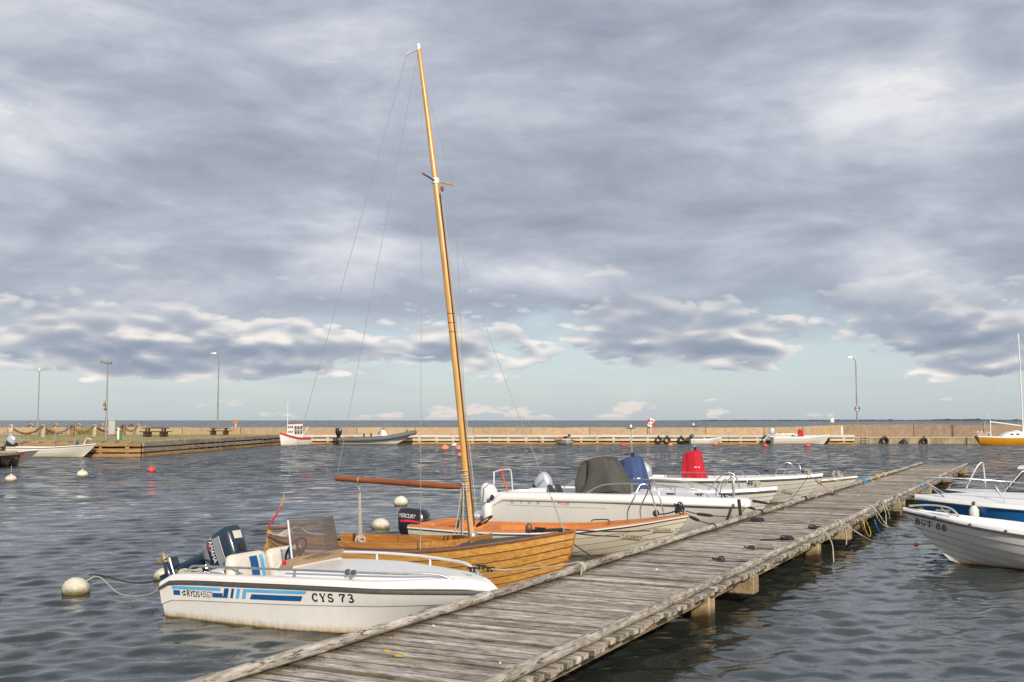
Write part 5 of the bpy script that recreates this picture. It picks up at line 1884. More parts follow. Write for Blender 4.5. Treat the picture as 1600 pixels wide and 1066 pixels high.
# ------------------------------------------------------------------ R3: cabin cruiser
def cabin_cruiser():
    L = 5.8
    root = boat('cabin_cruiser', 'cream cabin cruiser with framed windscreen and tall bow hoop', 25.9, 2.35 - L, out=True)
    h = Hull(L, [(0, .9), (.3, 1.0), (.55, 1.0), (.72, .86), (.86, .55), (.95, .24), (1, .04)],
             [(0, -.2), (.6, -.2), (.85, -.1), (1, .1)], [(0, .60), (.4, .64), (.75, .72), (1, .80)], [(0, .9), (.5, .85), (.8, .45), (1, .1)], .7, ns=28)
    h.outer('hull', 'gelcoat_cream', root)
    h.sweep(lambda s: [(-.004, -.03), (.024, -.028), (.03, .0), (.02, .024), (-.004, .026)]).build('rubbing_strake', MATS['rub_dark'], root)
    h.deck(.05, .995, .14, .0, .03).build('deck', MATS['gelcoat_ivory'], root)
    x1, x0 = L - 1.15, L - 3.4
    cab = MB()
    secs = [(x1 + .04, .72, .82), (x1 - .5, .58, 1.33), (x0 + .4, .60, 1.36), (x0, .66, .80)]
    cab.add([(x1, -.74, .76), (x1, .74, .76), (x0, .80, .76), (x0, -.80, .76), (x1 - .46, -.58, 1.32), (x1 - .46, .58, 1.32), (x0 + .3, .62, 1.34), (x0 + .3, -.62, 1.34)], [(0, 1, 5, 4), (1, 2, 6, 5), (2, 3, 7, 6), (3, 0, 4, 7), (4, 5, 6, 7)])
    cb = cab.build('cabin', MATS['gelcoat_clean'], root, smooth=None)
    def pane(a, b_, c_, d, ins=.06):
        P = [Vector(q) for q in (a, b_, c_, d)]
        ce = sum(P, Vector()) / 4
        nrm = (P[1] - P[0]).cross(P[3] - P[0]).normalized()
        if nrm.dot(ce - Vector((L - 2.2, 0, 1.0))) < 0:
            nrm = -nrm
        fr = [q + (ce - q) * ins for q in P]
        gl = [q + (ce - q) * (ins + .10) for q in P]
        mbf = MB()
        mbf.loft([[q + nrm * .004 for q in fr], [q + nrm * .016 for q in fr], [q + nrm * .016 for q in gl], [q + nrm * .004 for q in gl]], closed=True, cap=False)
        f_ = mbf.build('window_frame', MATS['rub_black'], cb, smooth=None)
        MB().add([q + nrm * .009 for q in gl], [(0, 1, 2, 3)]).build('pane', MATS['cabin_glass'], f_, smooth=None)
    pane((x1, -.74, .78), (x1, 0, .78), (x1 - .45, 0, 1.30), (x1 - .45, -.58, 1.30))
    pane((x1, 0, .78), (x1, .74, .78), (x1 - .45, .58, 1.30), (x1 - .45, 0, 1.30))
    for sg in (-1, 1):
        pane((x1 - .08, sg * .745, .84), (x1 - 1.0, sg * .77, .84), (x1 - 1.0, sg * .60, 1.28), (x1 - .44, sg * .595, 1.28))
        pane((x1 - 1.1, sg * .775, .84), (x0 + .1, sg * .79, .84), (x0 + .35, sg * .63, 1.28), (x1 - 1.1, sg * .605, 1.28))
    MB().box((x1 - 1.15, 0, 1.345), (1.6, 1.26, .04), ch=.015).build('cabin_roof', MATS['gelcoat_clean'], cb)
    MB().tube(smooth_path([(L - .45, .18, .84), (L - .62, .2, 1.2), (L - .72, .16, 1.38), (L - .78, .0, 1.43), (L - .80, -.16, 1.38), (L - .82, -.22, 1.1), (L - .84, -.24, .86)], 7), .016, 8).build('bow_hoop', MATS['alu_white'], root, smooth=60)
    for sg in (-1, 1):
        def dk(s, dz_):
            return Vector(h.xyz(s, sg * max(.05, h.beam(s) - .08), h.sheer(s) + .05 + dz_))
        hoop(root, [dk(.985, 0), dk(.97, .12), dk(.93, .15), dk(.8, .14), dk(.6, .12), dk(.55, 0)], .013, 'side_rail')
    return root, h


boat_r3, hull_r3 = cabin_cruiser()

# ================================================================== buoys
plain('buoy_white', (0.64, 0.60, 0.51), 0.6, var=0.16, vscale=6, dirt=(0.30, 0.25, 0.15), dirt_amt=0.5, bump=0.3, bscale=12, per_object=0.08)
plain('buoy_red', (0.72, 0.06, 0.06), 0.5, var=0.12, vscale=5)
plain('buoy_pink', (0.76, 0.24, 0.19), 0.5, var=0.12, vscale=5)
for nm in ('buoy_white', 'buoy_red', 'buoy_pink'):
    # green brown growth round the waterline
    m = MATS[nm]
    nt = NT(m.node_tree)
    b = nt.n['Principled BSDF']
    src = b.inputs['Base Color'].links[0].from_socket
    tc = nt.new('ShaderNodeTexCoord').outputs['Object']
    zz = nt.m('ADD', nt.sep(tc)[2], nt.m('MULTIPLY', nt.m('SUBTRACT', nt.noise(tc, 14.0, 5, 0.7), 0.5), 0.16))
    f = nt.mr(zz, 0.025, 0.12, 0.92, 0.0)
    nt.put(b.inputs['Base Color'], nt.mix(f, src, (0.11, 0.09, 0.025)))


def buoy(label, x, y, r_, mat, ring=True, squash=0.88, tilt=0.0, group='mooring buoys', dip=0.35, lines=None):
    root = thing('mooring_buoy', label, 'buoy', (x, y, r_ * squash * (1 - 2 * dip) ), random.uniform(0, 6.2), group)
    root.location.z = 0.0
    mb_ = MB()
    prof = []
    for k in range(13):
        a = math.pi * k / 12
        prof.append((max(.004, r_ * math.sin(a)), r_ * squash * (-math.cos(a)) + r_ * squash * (1 - 2 * dip)))
    mb_.lathe(prof, (0, 0, 0), 22)
    mb_.v = [tuple(Vector(q) * (1 + .018 * math.sin(9 * q[0] / r_ + x) * math.sin(7 * q[2] / r_ + y) + .012 * math.sin(5 * q[1] / r_))) for q in mb_.v]
    mb_.build('float_body', MATS[mat], root, smooth=60)
    zt = r_ * squash * (2 - 2 * dip)
    if ring:
        MB().lathe([(.05 * r_ / .3 + .01, zt - .03), (.04, zt + .02), (.03, zt + .03)], (0, 0, 0), 12).build('top_boss', MATS[mat], root)
        MB().torus((0, 0, zt + .05), .04, .009, 14, 6, Matrix.Rotation(R(90), 3, 'X')).build('ring', MATS['galvanised'], root)
    if lines:
        MB().tube([(0, 0, zt + .06), lines], .008, 5).build('pick_up_stick', MATS['rope_white'], root)
    return root


buoy('large white buoy floating behind the stern of the striped motorboat', -5.95, 15.05, .185, 'buoy_white', ring=False)
buoy('white buoy half hidden behind the lower unit of the navy outboard', -5.15, 16.3, .15, 'buoy_white', ring=False)
buoy('white buoy with weedy waterline beyond the boom of the sailing boat', -3.06, 30.2, .20, 'buoy_white', ring=False, dip=.22)
buoy('white buoy with weed on its left side by the black outboard', -2.86, 23.9, .20, 'buoy_white', ring=False)
buoy('pale buoy in the open water straight below the round harbour sign', -17.97, 45.8, .24, 'buoy_white', lines=(-.15, 0, .55))
buoy('pale buoy in front of the timber landing stage at the left edge', -19.4, 42.4, .22, 'buoy_white', lines=(-.05, 0, .6))
buoy('single red buoy in the open water off the grey timber quay', -16.6, 50.4, .20, 'buoy_red')
buoy('pale pink buoy leftmost of the four beside the mast', -5.39, 88, .33, 'buoy_pink')
buoy('little white buoy between pink ones beside the mast', -5.24, 99, .27, 'buoy_white')
buoy('pink buoy partly behind the mast, the farther one', -4.2, 87.0, .33, 'buoy_pink')
buoy('pink buoy partly behind the mast, the nearer one', -3.27, 70.6, .27, 'buoy_pink')
for lab, x, y, r_, mt in (('tiny red buoy just right of the orange-covered dinghy', 6.34, 103, .16, 'buoy_red'), ('red buoy near the quay left of the blue cover pole', 10.25, 100.5, .24, 'buoy_red'),
                          ('orange-pink buoy below the pair of quay tyres', 14.55, 100.5, .24, 'buoy_pink'), ('small red buoy right of the red cover pole near the quay', 18.73, 100.5, .2, 'buoy_red'),
                          ('red buoy under the stern of the far motorboat with red cover', 22.7, 98, .24, 'buoy_red'), ('red buoy below the bow of the far motorboat with red cover', 26.49, 98, .28, 'buoy_red')):
    buoy(lab, x, y, r_, mt, group='buoys along the far quay', ring=False)

# ================================================================== things on the far shore
plain('post_concrete', (0.42, 0.36, 0.28), 0.9, var=0.2, vscale=3, dirt=(0.25, 0.16, 0.09), dirt_amt=0.5, per_object=0.2)
plain('post_brown', (0.24, 0.13, 0.075), 0.9, var=0.2, vscale=3, per_object=0.15)
plain('rust', (0.17, 0.075, 0.035), 0.9, var=0.3, vscale=8)
plain('table_wood', (0.055, 0.036, 0.024), 0.85, var=0.25, vscale=4, per_object=0.2)
plain('lamp_grey', (0.26, 0.265, 0.27), 0.55, metal=0.3, var=0.12, vscale=2)
plain('cabinet_grey', (0.42, 0.43, 0.42), 0.6, var=0.08)
plain('sign_blue', (0.015, 0.12, 0.42), 0.5)
plain('sign_yellow', (0.72, 0.52, 0.10), 0.5)
plain('sign_green', (0.02, 0.24, 0.09), 0.5)
plain('sign_orange', (0.48, 0.17, 0.05), 0.6)
plain('paint_white', (0.76, 0.75, 0.72), 0.5, var=0.05)
plain('paint_red', (0.52, 0.02, 0.03), 0.5, var=0.1)
plain('hypalon_grey', (0.115, 0.12, 0.125), 0.6, var=0.15)
plain('tyre', (0.028, 0.025, 0.022), 0.85, var=0.35, vscale=5, dirt=(0.10, 0.08, 0.05), dirt_amt=0.5)
plain('tarp_orange', (0.60, 0.22, 0.05), 0.7, var=0.15)
plain('window_dark', (0.07, 0.08, 0.09), 0.15)


def street_lamp(label, x, y, z0, z1, arm, style='cobra'):
    root = thing('street_lamp', label, 'street lamp', (x, y, z0), 0, 'lamps round the harbour')
    hh = z1 - z0
    if style == 'cobra':
        pts = [(0, 0, 0), (0, 0, hh * .5), (0, 0, hh - .75), (arm * .2, -.05, hh - .3), (arm * .7, -.1, hh - .05), (arm, -.15, hh)]
        pole = MB().tube(smooth_path(pts, 5), [.075] * 6 + [.055] * 5 + [.036] * 15, 10).build('pole', MATS['lamp_grey'], root, smooth=60)
        MB().loft([superellipse(.30, .12, hh - .04, 16, 3, arm + math.copysign(.2, arm), -.15), superellipse(.30, .12, hh + .03, 16, 3, arm + math.copysign(.2, arm), -.15), superellipse(.22, .09, hh + .1, 16, 3, arm + math.copysign(.15, arm), -.15)]).build('lamp_head', MATS['alu_white'], root)
    else:
        MB().tube([(0, 0, 0), (0, 0, 1.6), (0, 0, 1.7), (0, 0, hh)], [.085, .085, .06, .042], 10).build('pole', MATS['lamp_grey'], root, smooth=60)
        if style == 'box':
            MB().box((-.12, 0, hh + .05), (.85, .3, .22), rot=Matrix.Rotation(R(8), 3, 'Y'), ch=.05).build('lamp_head', MATS['lamp_grey'], root)
        else:
            MB().lathe([(.06, -.1), (.14, 0), (.15, .18), (.05, .26)], (0, 0, hh), 12).build('lamp_head', MATS['alu_white'], root)
    return root


def mark_sign(parent, z, r_, y=-.1):
    """round blue plate with a yellow anchor"""
    rt = Matrix.Rotation(R(90), 3, 'X')
    pl = MB().lathe([(r_, -.012), (r_, .012)], (0, y, z), 24, rt).build('sign_plate', MATS['sign_yellow'], parent, smooth=None)
    MB().lathe([(r_ * .9, -.003), (r_ * .9, .003)], (0, y - .017, z), 24, rt).build('sign_field', MATS['sign_blue'], pl, smooth=None)
    a = MB().box((0, y - .024, z), (r_ * .2, .006, r_ * 1.2)).box((0, y - .0245, z + r_ * .36), (r_ * .66, .006, r_ * .14))
    a.torus((0, y - .0238, z - r_ * .02), r_ * .5, r_ * .11, 14, 6, rt, R(195), R(345))
    a.torus((0, y - .0238, z + r_ * .64), r_ * .13, r_ * .05, 12, 6, rt)
    a.build('anchor_mark', MATS['sign_yellow'], pl, smooth=None)
    return pl


def px_at(px, py, z):
    """where a line of sight of the survey meets height z"""
    th = math.atan(124 / 1700)
    x, z_ = (px - 800) / 1700, -(py - 533) / 1700
    ry, rz_ = math.cos(th) - z_ * math.sin(th), math.sin(th) + z_ * math.cos(th)
    t = (z - 2.35) / rz_
    return x * t, ry * t


street_lamp('plain thin lamp post farthest left on the grass', -45.2, 104, QZ - .02, 7.1, 0, 'plain')
lp2 = street_lamp('lamp post with box head and blue anchor sign beside the long white boat', -29.9, 80.4, QZ - .02, 6.6, 0, 'box')
pl = mark_sign(lp2, 2.52, .37, -.12)
for ch_ in [pl] + list(pl.children):
    pass
pl.rotation_euler = (0, 0, R(-52))
street_lamp('tall curved lamp post behind the second picnic table', -30.6, 113.4, .5, 9.3, -.3)
lp4 = street_lamp('tall curved lamp post with blue anchor sign beyond the right hand wall', 36.0, 113.8, .5, 8.9, -.45)
mark_sign(lp4, 3.05, .38, -.14)

# chained bollards in two rows
near_row = [(17, 685), (67.5, 683.5), (113, 682.5), (148, 682), (193, 679.5), (216, 679)]
far_row = [(-14, 679), (49, 678), (88, 678), (124, 678), (160, 678), (205, 678)]
bl_names = {0: 'near row', 1: 'back row'}
ordw = ['first', 'second', 'third', 'fourth', 'fifth', 'sixth']
tops = {}
for r_i, row in enumerate((near_row, far_row)):
    for k, (px, py) in enumerate(row):
        x, y = px_at(px, py, QZ - .02)
        tops[(r_i, k)] = (x, y)
        brown = (r_i == 0 and k in (2, 4)) or (r_i == 1 and k == 5)
        root = thing('bollard', '%s bollard post from the left in the %s of chained posts on the grass' % (ordw[k], bl_names[r_i]), 'bollard', (x, y, QZ - .03), random.uniform(-.1, .1), 'chained bollards on the grass')
        mb_ = MB()
        mb_.loft([superellipse(.17, .17, 0, 16, 5), superellipse(.165, .165, .9, 16, 5), superellipse(.14, .14, 1.08, 16, 4), superellipse(.05, .05, 1.14, 16, 3)])
        mb_.build('shaft', MATS['post_brown' if brown else 'post_concrete'], root, smooth=40)
        MB().torus((0, -.18, .98), .06, .018, 12, 6, Matrix.Rotation(R(90), 3, 'X')).build('chain_eye', MATS['rust'], root)
for r_i in (0, 1):
    for k in range(5):
        a, b_ = Vector((*tops[(r_i, k)], QZ + .95)), Vector((*tops[(r_i, k + 1)], QZ + .95))
        ln = (b_ - a).length
        n_ = int(ln / .24)
        root = thing('barrier_chain', 'rusty chain hanging between the %s and %s posts of the %s' % (ordw[k], ordw[k + 1], bl_names[r_i]), 'chain', a, 0, 'rusty barrier chains')
        mb_ = MB()
        pts = [Vector((lerp(0, b_.x - a.x, i / n_), lerp(0, b_.y - a.y, i / n_) - .18, -.62 * 4 * (i / n_) * (1 - i / n_))) for i in range(n_ + 1)]
        ch_o = None
        for i in range(n_):
            c0 = (pts[i] + pts[i + 1]) / 2
            d = (pts[i + 1] - pts[i]).normalized()
            up = Vector((0, 1, 0)) if i % 2 else d.cross(Vector((0, 1, 0))).normalized()
            sd = d.cross(up).normalized()
            loop = [c0 + d * (.17 * math.cos(q)) + sd * (.09 * math.sin(q)) for q in [2 * math.pi * j / 10 for j in range(11)]]
            MB().tube(loop, .03, 5, cap=False).build('chain_link', MATS['rust'], root)


def picnic_table(label, x, y, rz, s=1.0):
    root = thing('picnic_table', label, 'picnic table', (x, y, QZ - .02), rz, 'picnic tables on the grass')
    root.scale = (s, s, s)
    for k in range(5):
        MB().box((0, -.32 + .16 * k, .78), (2.2, .15, .085), ch=.008).build('table_board', MATS['table_wood'], root, smooth=None)
    for sg in (-1, 1):
        for k in range(2):
            MB().box((0, sg * (.72 + .16 * k), .46), (2.4, .15, .075), ch=.008).build('bench_board', MATS['table_wood'], root, smooth=None)
    for sx in (-.7, .7):
        MB().box((sx, 0, .40), (.12, 1.75, .1), ch=.01).build('bench_bearer', MATS['table_wood'], root, smooth=None)
        for sg in (-1, 1):
            MB().box((sx, sg * .35, .38), (.14, .1, .82), rot=Matrix.Rotation(R(sg * -18), 3, 'X'), ch=.01).build('leg', MATS['table_wood'], root, smooth=None)
            MB().box((sx, sg * .72, .21), (.30, .26, .42), ch=.02).build('foot_block', MATS['table_wood'], root, smooth=None)
    return root


x, y = px_at(243, 682.5, QZ)
picnic_table('large brown picnic table beside the last bollards', x, y, .05, 1.0)
x, y = px_at(343, 679.5, QZ)
picnic_table('smaller brown picnic table in front of the curved lamp post', x, y, .05, .88)

x, y = px_at(368, 678.5, QZ)
sg_ = thing('sign_post', 'small orange sign on a white post near the sea wall', 'sign', (x, y, QZ - .02))
MB().tube([(0, 0, 0), (0, 0, 1.15)], .05, 8).build('pole', MATS['paint_white'], sg_)
MB().box((0, -.06, 1.32), (.46, .03, .42), ch=.01).build('sign_panel', MATS['sign_orange'], sg_, smooth=None)
x, y = px_at(175, 681, QZ)
cb = thing('electrical_cabinet', 'grey electrical cabinet standing behind the anchor-sign lamp post', 'cabinet', (x, y, QZ - .02))
MB().box((0, 0, .78), (.62, .4, 1.3), ch=.03).build('cabinet_body', MATS['cabinet_grey'], cb)
MB().box((0.02, -.205, .8), (.5, .02, 1.1), ch=.008).build('cabinet_door', MATS['cabinet_grey'], cb)
MB().box((0, 0, .07), (.5, .3, .14)).build('plinth', MATS['post_brown'], cb)
MB().box((0, 0, 1.46), (.68, .46, .05), ch=.01).build('cabinet_roof', MATS['cabinet_grey'], cb)
x, y = px_at(186, 687, QZ)
gp = thing('supply_post', 'short white post with green panel on the quay edge', 'post', (x, y, QZ - .02))
MB().box((-.05, 0, .45), (.14, .14, .9), ch=.02).build('shaft', MATS['paint_white'], gp)
MB().box((.1, -.02, .38), (.14, .16, .72), ch=.02).build('green_panel', MATS['sign_green'], gp)

# life ring on the wall
lr = thing('life_ring', 'red and white life ring on a post above the far wall', 'life ring', (14.3, 112.35, 1.0))
MB().tube([(0, .12, 0), (0, .12, 1.6)], .04, 8).build('pole', MATS['paint_white'], lr)
rt = Matrix.Rotation(R(90), 3, 'X')
for k in range(4):
    MB().torus((0, 0, 1.10), .36, .085, 8, 10, rt, R(90 * k + 20), R(90 * k + 110)).build('ring_segment', MATS['paint_red' if k in (1, 3) else 'paint_white'], lr, smooth=60)
MB().box((0, .06, 1.10), (.10, .03, .7)).box((0, .062, 1.10), (.7, .03, .10)).build('holder', MATS['paint_white'], lr, smooth=None)

hb = thing('harbour_light', 'small white lantern on a thin post at the end of the sandy wall', 'lantern', (33.1, 112.85, 1.78))
MB().tube([(0, 0, -.2), (0, 0, .35)], .035, 8).build('pole', MATS['lamp_grey'], hb)
MB().lathe([(.1, .33), (.2, .36), (.21, .72), (.12, .82), (.02, .84)], (0, 0, 0), 14).build('lantern', MATS['paint_white'], hb)
wp = thing('white_post', 'white marker post standing on the end of the pale timber quay', 'post', (33.4, 110.6, QZ - .03))
MB().lathe([(.09, 0), (.09, .78), (.06, .84), (.01, .86)], (0, 0, 0), 12).build('shaft', MATS['paint_white'], wp)

# ladder on the concrete quay
ld = thing('quay_ladder', 'rusty ladder on the concrete quay below the right lamp post', 'ladder', (35.7, 110.62, 0))
for sx in (-.25, .25):
    MB().tube(smooth_path([(sx, 0, -.3), (sx, 0, .5), (sx, 0, 1.1 if sx < 0 else 1.6)], 4), .035, 8).build('stile', MATS['post_concrete'], ld)
for k in range(4):
    MB().box((0, 0, -.1 + .24 * k), (.5, .06, .05), ch=.01).build('rung', MATS['post_concrete'], ld)


def tyre(label, x, y, z, r_, lean=0.0, lash=True, group='tyre fenders on the quays'):
    root = thing('tyre', label, 'tyre', (x, y, z), 0, group)
    rt_ = Matrix.Rotation(R(lean), 3, 'Z') @ Matrix.Rotation(R(90), 3, 'X')
    prof = []
    mb_ = MB()
    rings = []
    for i in range(28):
        a = 2 * math.pi * i / 28
        sec = [(.58, -.22), (.62, -.30), (.85, -.32), (.97, -.26), (1.0, 0), (.97, .26), (.85, .32), (.62, .30), (.58, .22), (.70, .20), (.9, .16), (.9, -.16), (.70, -.20)]
        rings.append([tuple(rt_ @ Vector((q[0] * r_ * math.cos(a), q[0] * r_ * math.sin(a), q[1] * r_))) for q in sec])
    rings.append(rings[0])
    mb_.loft(rings, True, False)
    mb_.build('casing', MATS['tyre'], root, smooth=50)
    if lash:
        MB().tube(smooth_path([(-.05, 0, r_ * .6), (-.03, -.22 * r_, r_ * 1.05), (0, .1, r_ * 1.25), (.04, .15, r_ * 1.3)], 4), .03, 6).tube(smooth_path([(.08, 0, r_ * .6), (.07, -.22 * r_, r_ * 1.05), (.04, .1, r_ * 1.25), (.0, .15, r_ * 1.3)], 4), .03, 6).build('lashing', MATS['rope_dark'], root)
    return root


tyre('left one of the two tyres side by side on the pale timber quay', 14.60, 108.8, .38, .36, 6)
tyre('right one of the two tyres side by side on the pale timber quay', 15.45, 108.8, .40, .35, -6)
tyre('tyre hanging at the stern of the little white boat on the far quay', 16.85, 108.75, .38, .36, 25)
tyre('tyre at the bow of the far motorboat with red cover', 31.3, 108.75, .38, .36, -10)
tyre('largest tyre fender on the concrete quay, left of three', 37.7, 110.5, .28, .43, 14)
tyre('half sunk tyre fender on the concrete quay, middle of three', 39.6, 110.5, .02, .40, -28)
tyre('tyre fender on the concrete quay nearest the yellow sailboat', 41.7, 110.5, .20, .42, 30)

# ------------------------------------------------------------------ far boats
FG = 'boats at the far quays'


def far_boat(*a, **k):
    return open_boat(*a, ns=16, group=FG, **k)


# long white boat in front of the orange quay face
fb1, fh1, _ = far_boat('rowing_boat', 'long white clinker boat lying along the orange timber quay', (-32.1, 70.0, 0), R(1), 5.4, .85, .62, .60, .80, 'gelcoat_ivory', 'rub_dark', strakes=6, rake=.75)
outboard(fb1, (-.1, 0, .72), 38, 'motor_silver', 'motor_dark', 'motor_dark', 1.1, 'box', detail=False)
MB().tube(smooth_path([(4.6, .1, .8), (4.75, .1, 1.15), (4.9, .05, 1.2), (5.1, .0, 1.1)], 5), .03, 6).build('bow_fitting', MATS['alu_white'], fb1)
MB().box((4.15, .2, .92), (.14, .12, .3), ch=.03).build('fuel_can', MATS['cover_blue'], fb1)
hoop(fb1, [(2.6, .5, .6), (2.6, .5, 1.5), (2.75, .5, 1.58), (3.8, .5, 1.6), (3.9, .5, 1.5), (3.9, .5, .65)], .02, 'arch_rail', 'steel_dull')
hoop(fb1, [(-.4, -.5, .6), (-.4, -.5, 1.5), (-.3, -.5, 1.55), (.6, -.5, 1.55), (.7, -.5, 1.5), (.7, -.5, .6)], .02, 'arch_rail', 'steel_dull')

# timber landing stage with a grey boat behind it, left edge
ls = thing('landing_stage', 'dark timber landing stage at the left edge of the harbour', 'landing stage', (-35.65, 54.9, 0))
lp_mesh = MB().box((0, 0, 0), (.2, 3.0, .06), ch=.006).mesh('plank', MATS['quay_board_grey'], None)
for k in range(46):
    o = link('plank', lp_mesh, ls)
    o.location = (.2 + k * .222, 0, .62 + random.uniform(-.01, .01))
for yy in (-1.3, 1.3):
    MB().box((5.1, yy, .47), (10.2, .16, .2), ch=.01).build('stringer', MATS['quay_board'], ls, smooth=None)
    MB().box((5.1, yy, .72), (10.2, .14, .12), ch=.02).build('kerb_beam', MATS['quay_board_grey'], ls, smooth=None)
    for xx in (1, 4, 7, 9.6):
        MB().box((xx, yy, -.2), (.28, .28, 1.3), ch=.02).build('post', MATS['jetty_post'], ls)
MB().box((5.1, -1.32, .12), (10.2, .12, .2), ch=.01).build('brace', MATS['quay_board'], ls, smooth=None)
fb2, fh2, _h = far_boat('aluminium_boat', 'grey metal boat with red patch at the end of the landing stage', (-29.45, 57.3, 0), R(-7), 4.9, .8, .55, .55, .80, 'gelcoat_grey', 'rub_dark', strakes=0, rake=.9)
decal(fb2, _h, split_rect(3.2, .56, 4.3, .68, 5), lambda x, z_: (x, -3, z_), (0, 1, 0), 'red_patch', MATS['ink_red'], .006)
MB().torus((3.6, -.66, .36), .16, .02, 16, 6, Matrix.Rotation(R(75), 3, 'X')).build('eye_ring', MATS['paint_white'], fb2)
outboard(fb2, (-.1, 0, .6), 15, 'motor_dark', 'motor_dark', 'motor_dark', 1.0, 'box', detail=False)

# small white fishing boat with wheelhouse
fb3 = thing('fishing_boat', 'small white fishing boat with red sheer and glazed wheelhouse', 'fishing boat', (-19.7, 104.6, 0), R(180 + 58), FG)
fb3.scale = (.76, .68, 1.0)
h3_ = Hull(4.8, [(0, .9), (.3, 1.0), (.55, 1.0), (.75, .82), (.9, .45), (1, .06)], [(0, -.3), (.6, -.3), (1, .0)], [(0, .72), (.4, .72), (.75, .92), (1, 1.22)], [(0, .8), (.5, .85), (.8, .6), (1, .2)], .35, ns=18)
h3_.outer('hull', 'gelcoat_white', fb3)
h3_.sweep(lambda s: [(-.004, -.17), (.03, -.165), (.05, -.02), (.03, .03), (-.08, .03), (-.08, -.05)]).build('sheer_band', MATS['paint_red'], fb3)
h3_.deck(.0, .99, .05, .03, -.02).build('deck', MATS['gelcoat_clean'], fb3)
wh3 = MB().add([(1.3, -.72, .7), (3.0, -.66, .8), (3.0, .66, .8), (1.3, .72, .7), (1.35, -.66, 2.02), (2.86, -.6, 2.04), (2.86, .6, 2.04), (1.35, .66, 2.02)], [(0, 1, 5, 4), (1, 2, 6, 5), (2, 3, 7, 6), (3, 0, 4, 7), (4, 5, 6, 7)]).build('wheelhouse', MATS['paint_white'], fb3, smooth=None)
MB().box((2.1, 0, 2.07), (1.75, 1.42, .07), ch=.02).build('wheelhouse_roof', MATS['paint_red'], wh3)
for zz in (1.2, 1.66):
    for k in range(3):
        for sg in (-1, 1):
            MB().box((1.62 + .48 * k, sg * (.70 - (zz - .9) * .05), zz), (.36, .03, .30), ch=.01).build('window', MATS['window_dark'], wh3, smooth=None)
    for k in range(3):
        MB().box((2.96 - (zz - .9) * .11 + .015, -.4 + .4 * k, zz), (.03, .3, .30), ch=.01).build('window', MATS['window_dark'], wh3, smooth=None)
    for k in range(2):
        MB().box((1.30 + (zz - .9) * .02 + .0, -.3 + .6 * k, zz), (.03, .36, .30), ch=.01).build('window', MATS['window_dark'], wh3, smooth=None)
for sg in (-1, 1):
    MB().box((2.12, sg * .705, 1.43), (1.6, .03, .05)).build('trim_line', MATS['paint_red'], wh3, smooth=None)
MB().tube([(3.3, -.1, .9), (3.3, -.1, 4.1)], [.05, .03], 8).build('mast', MATS['paint_white'], fb3)
MB().tube([(.6, -.2, .8), (-.5, -.2, 1.75)], .035, 6).build('boom', MATS['paint_white'], fb3)
MB().torus((.4, -.2, .95), .3, .03, 14, 6, Matrix.Rotation(R(90), 3, 'X')).build('net_hauler', MATS['steel_dull'], fb3)

# rigid inflatable
fb4 = thing('inflatable_boat', 'grey rigid inflatable with white hull, white console and black outboard', 'inflatable boat', (-16.6, 106.9, 0), R(1.5), FG)
h4_ = Hull(6.9, [(0, .8), (.5, .85), (.75, .72), (.9, .42), (1, .08)], [(0, -.2), (.7, -.2), (1, .45)], [(0, .35), (.5, .45), (.8, .72), (1, 1.02)], [(0, .8), (1, .2)], .9, ns=18)
h4_.outer('hull', 'gelcoat_white', fb4)
tp = []
for s in (-.06, 0, .2, .4, .6, .75, .86, .94, .985):
    tp.append((h4_.L * s, h4_.beam(max(s, 0)) + .06, h4_.sheer(max(s, 0)) + .12))
loop = tp + [(7.05, 0, 1.16)] + [(p[0], -p[1], p[2]) for p in reversed(tp)]
lp_ = smooth_path(loop, 4)
MB().tube(lp_, [.08 + .15 * min(1, min(i, len(lp_) - 1 - i) / 4) for i in range(len(lp_))], 12).build('tube', MATS['hypalon_grey'], fb4, smooth=60)
h4_.deck(.02, .95, .0, .05, -.1).build('deck', MATS['gelcoat_grey'], fb4)
MB().loft([superellipse(.45, .42, .4, 20, 4, 4.2), superellipse(.36, .36, .9, 20, 4, 4.1), superellipse(.2, .28, 1.3, 20, 3, 4.0), superellipse(.05, .1, 1.45, 20, 3, 3.95)]).build('console', MATS['paint_white'], fb4)
MB().ell((4.0, 0, 1.5), (.1, .1, .08), 10, 6).build('compass', MATS['black_plastic'], fb4)
MB().tube(smooth_path([(3.55, 0, .95), (3.5, 0, 1.15), (3.65, 0, 1.25)], 4), .035, 6).build('steering_wheel', MATS['black_plastic'], fb4)
for xx in (2.1, 2.8):
    MB().box((xx, 0, .82), (.12, .5, .55), ch=.04).box((xx + .25, 0, .62), (.5, .5, .16), ch=.04).build('jockey_seat', MATS['black_plastic'], fb4)
outboard(fb4, (-.25, 0, .75), 8, 'motor_black', 'motor_black', 'motor_black', 1.35, 'box', detail=False)
MB().box((.75, -.90, .72), (.8, .06, .16), rot=Matrix.Rotation(R(-4), 3, 'Y'), ch=.02).build('red_patch', MATS['ink_red'], fb4)
MB().tube([(6.3, 0, .95), (6.3, 0, 1.4)], .06, 8).build('bow_post', MATS['black_plastic'], fb4)

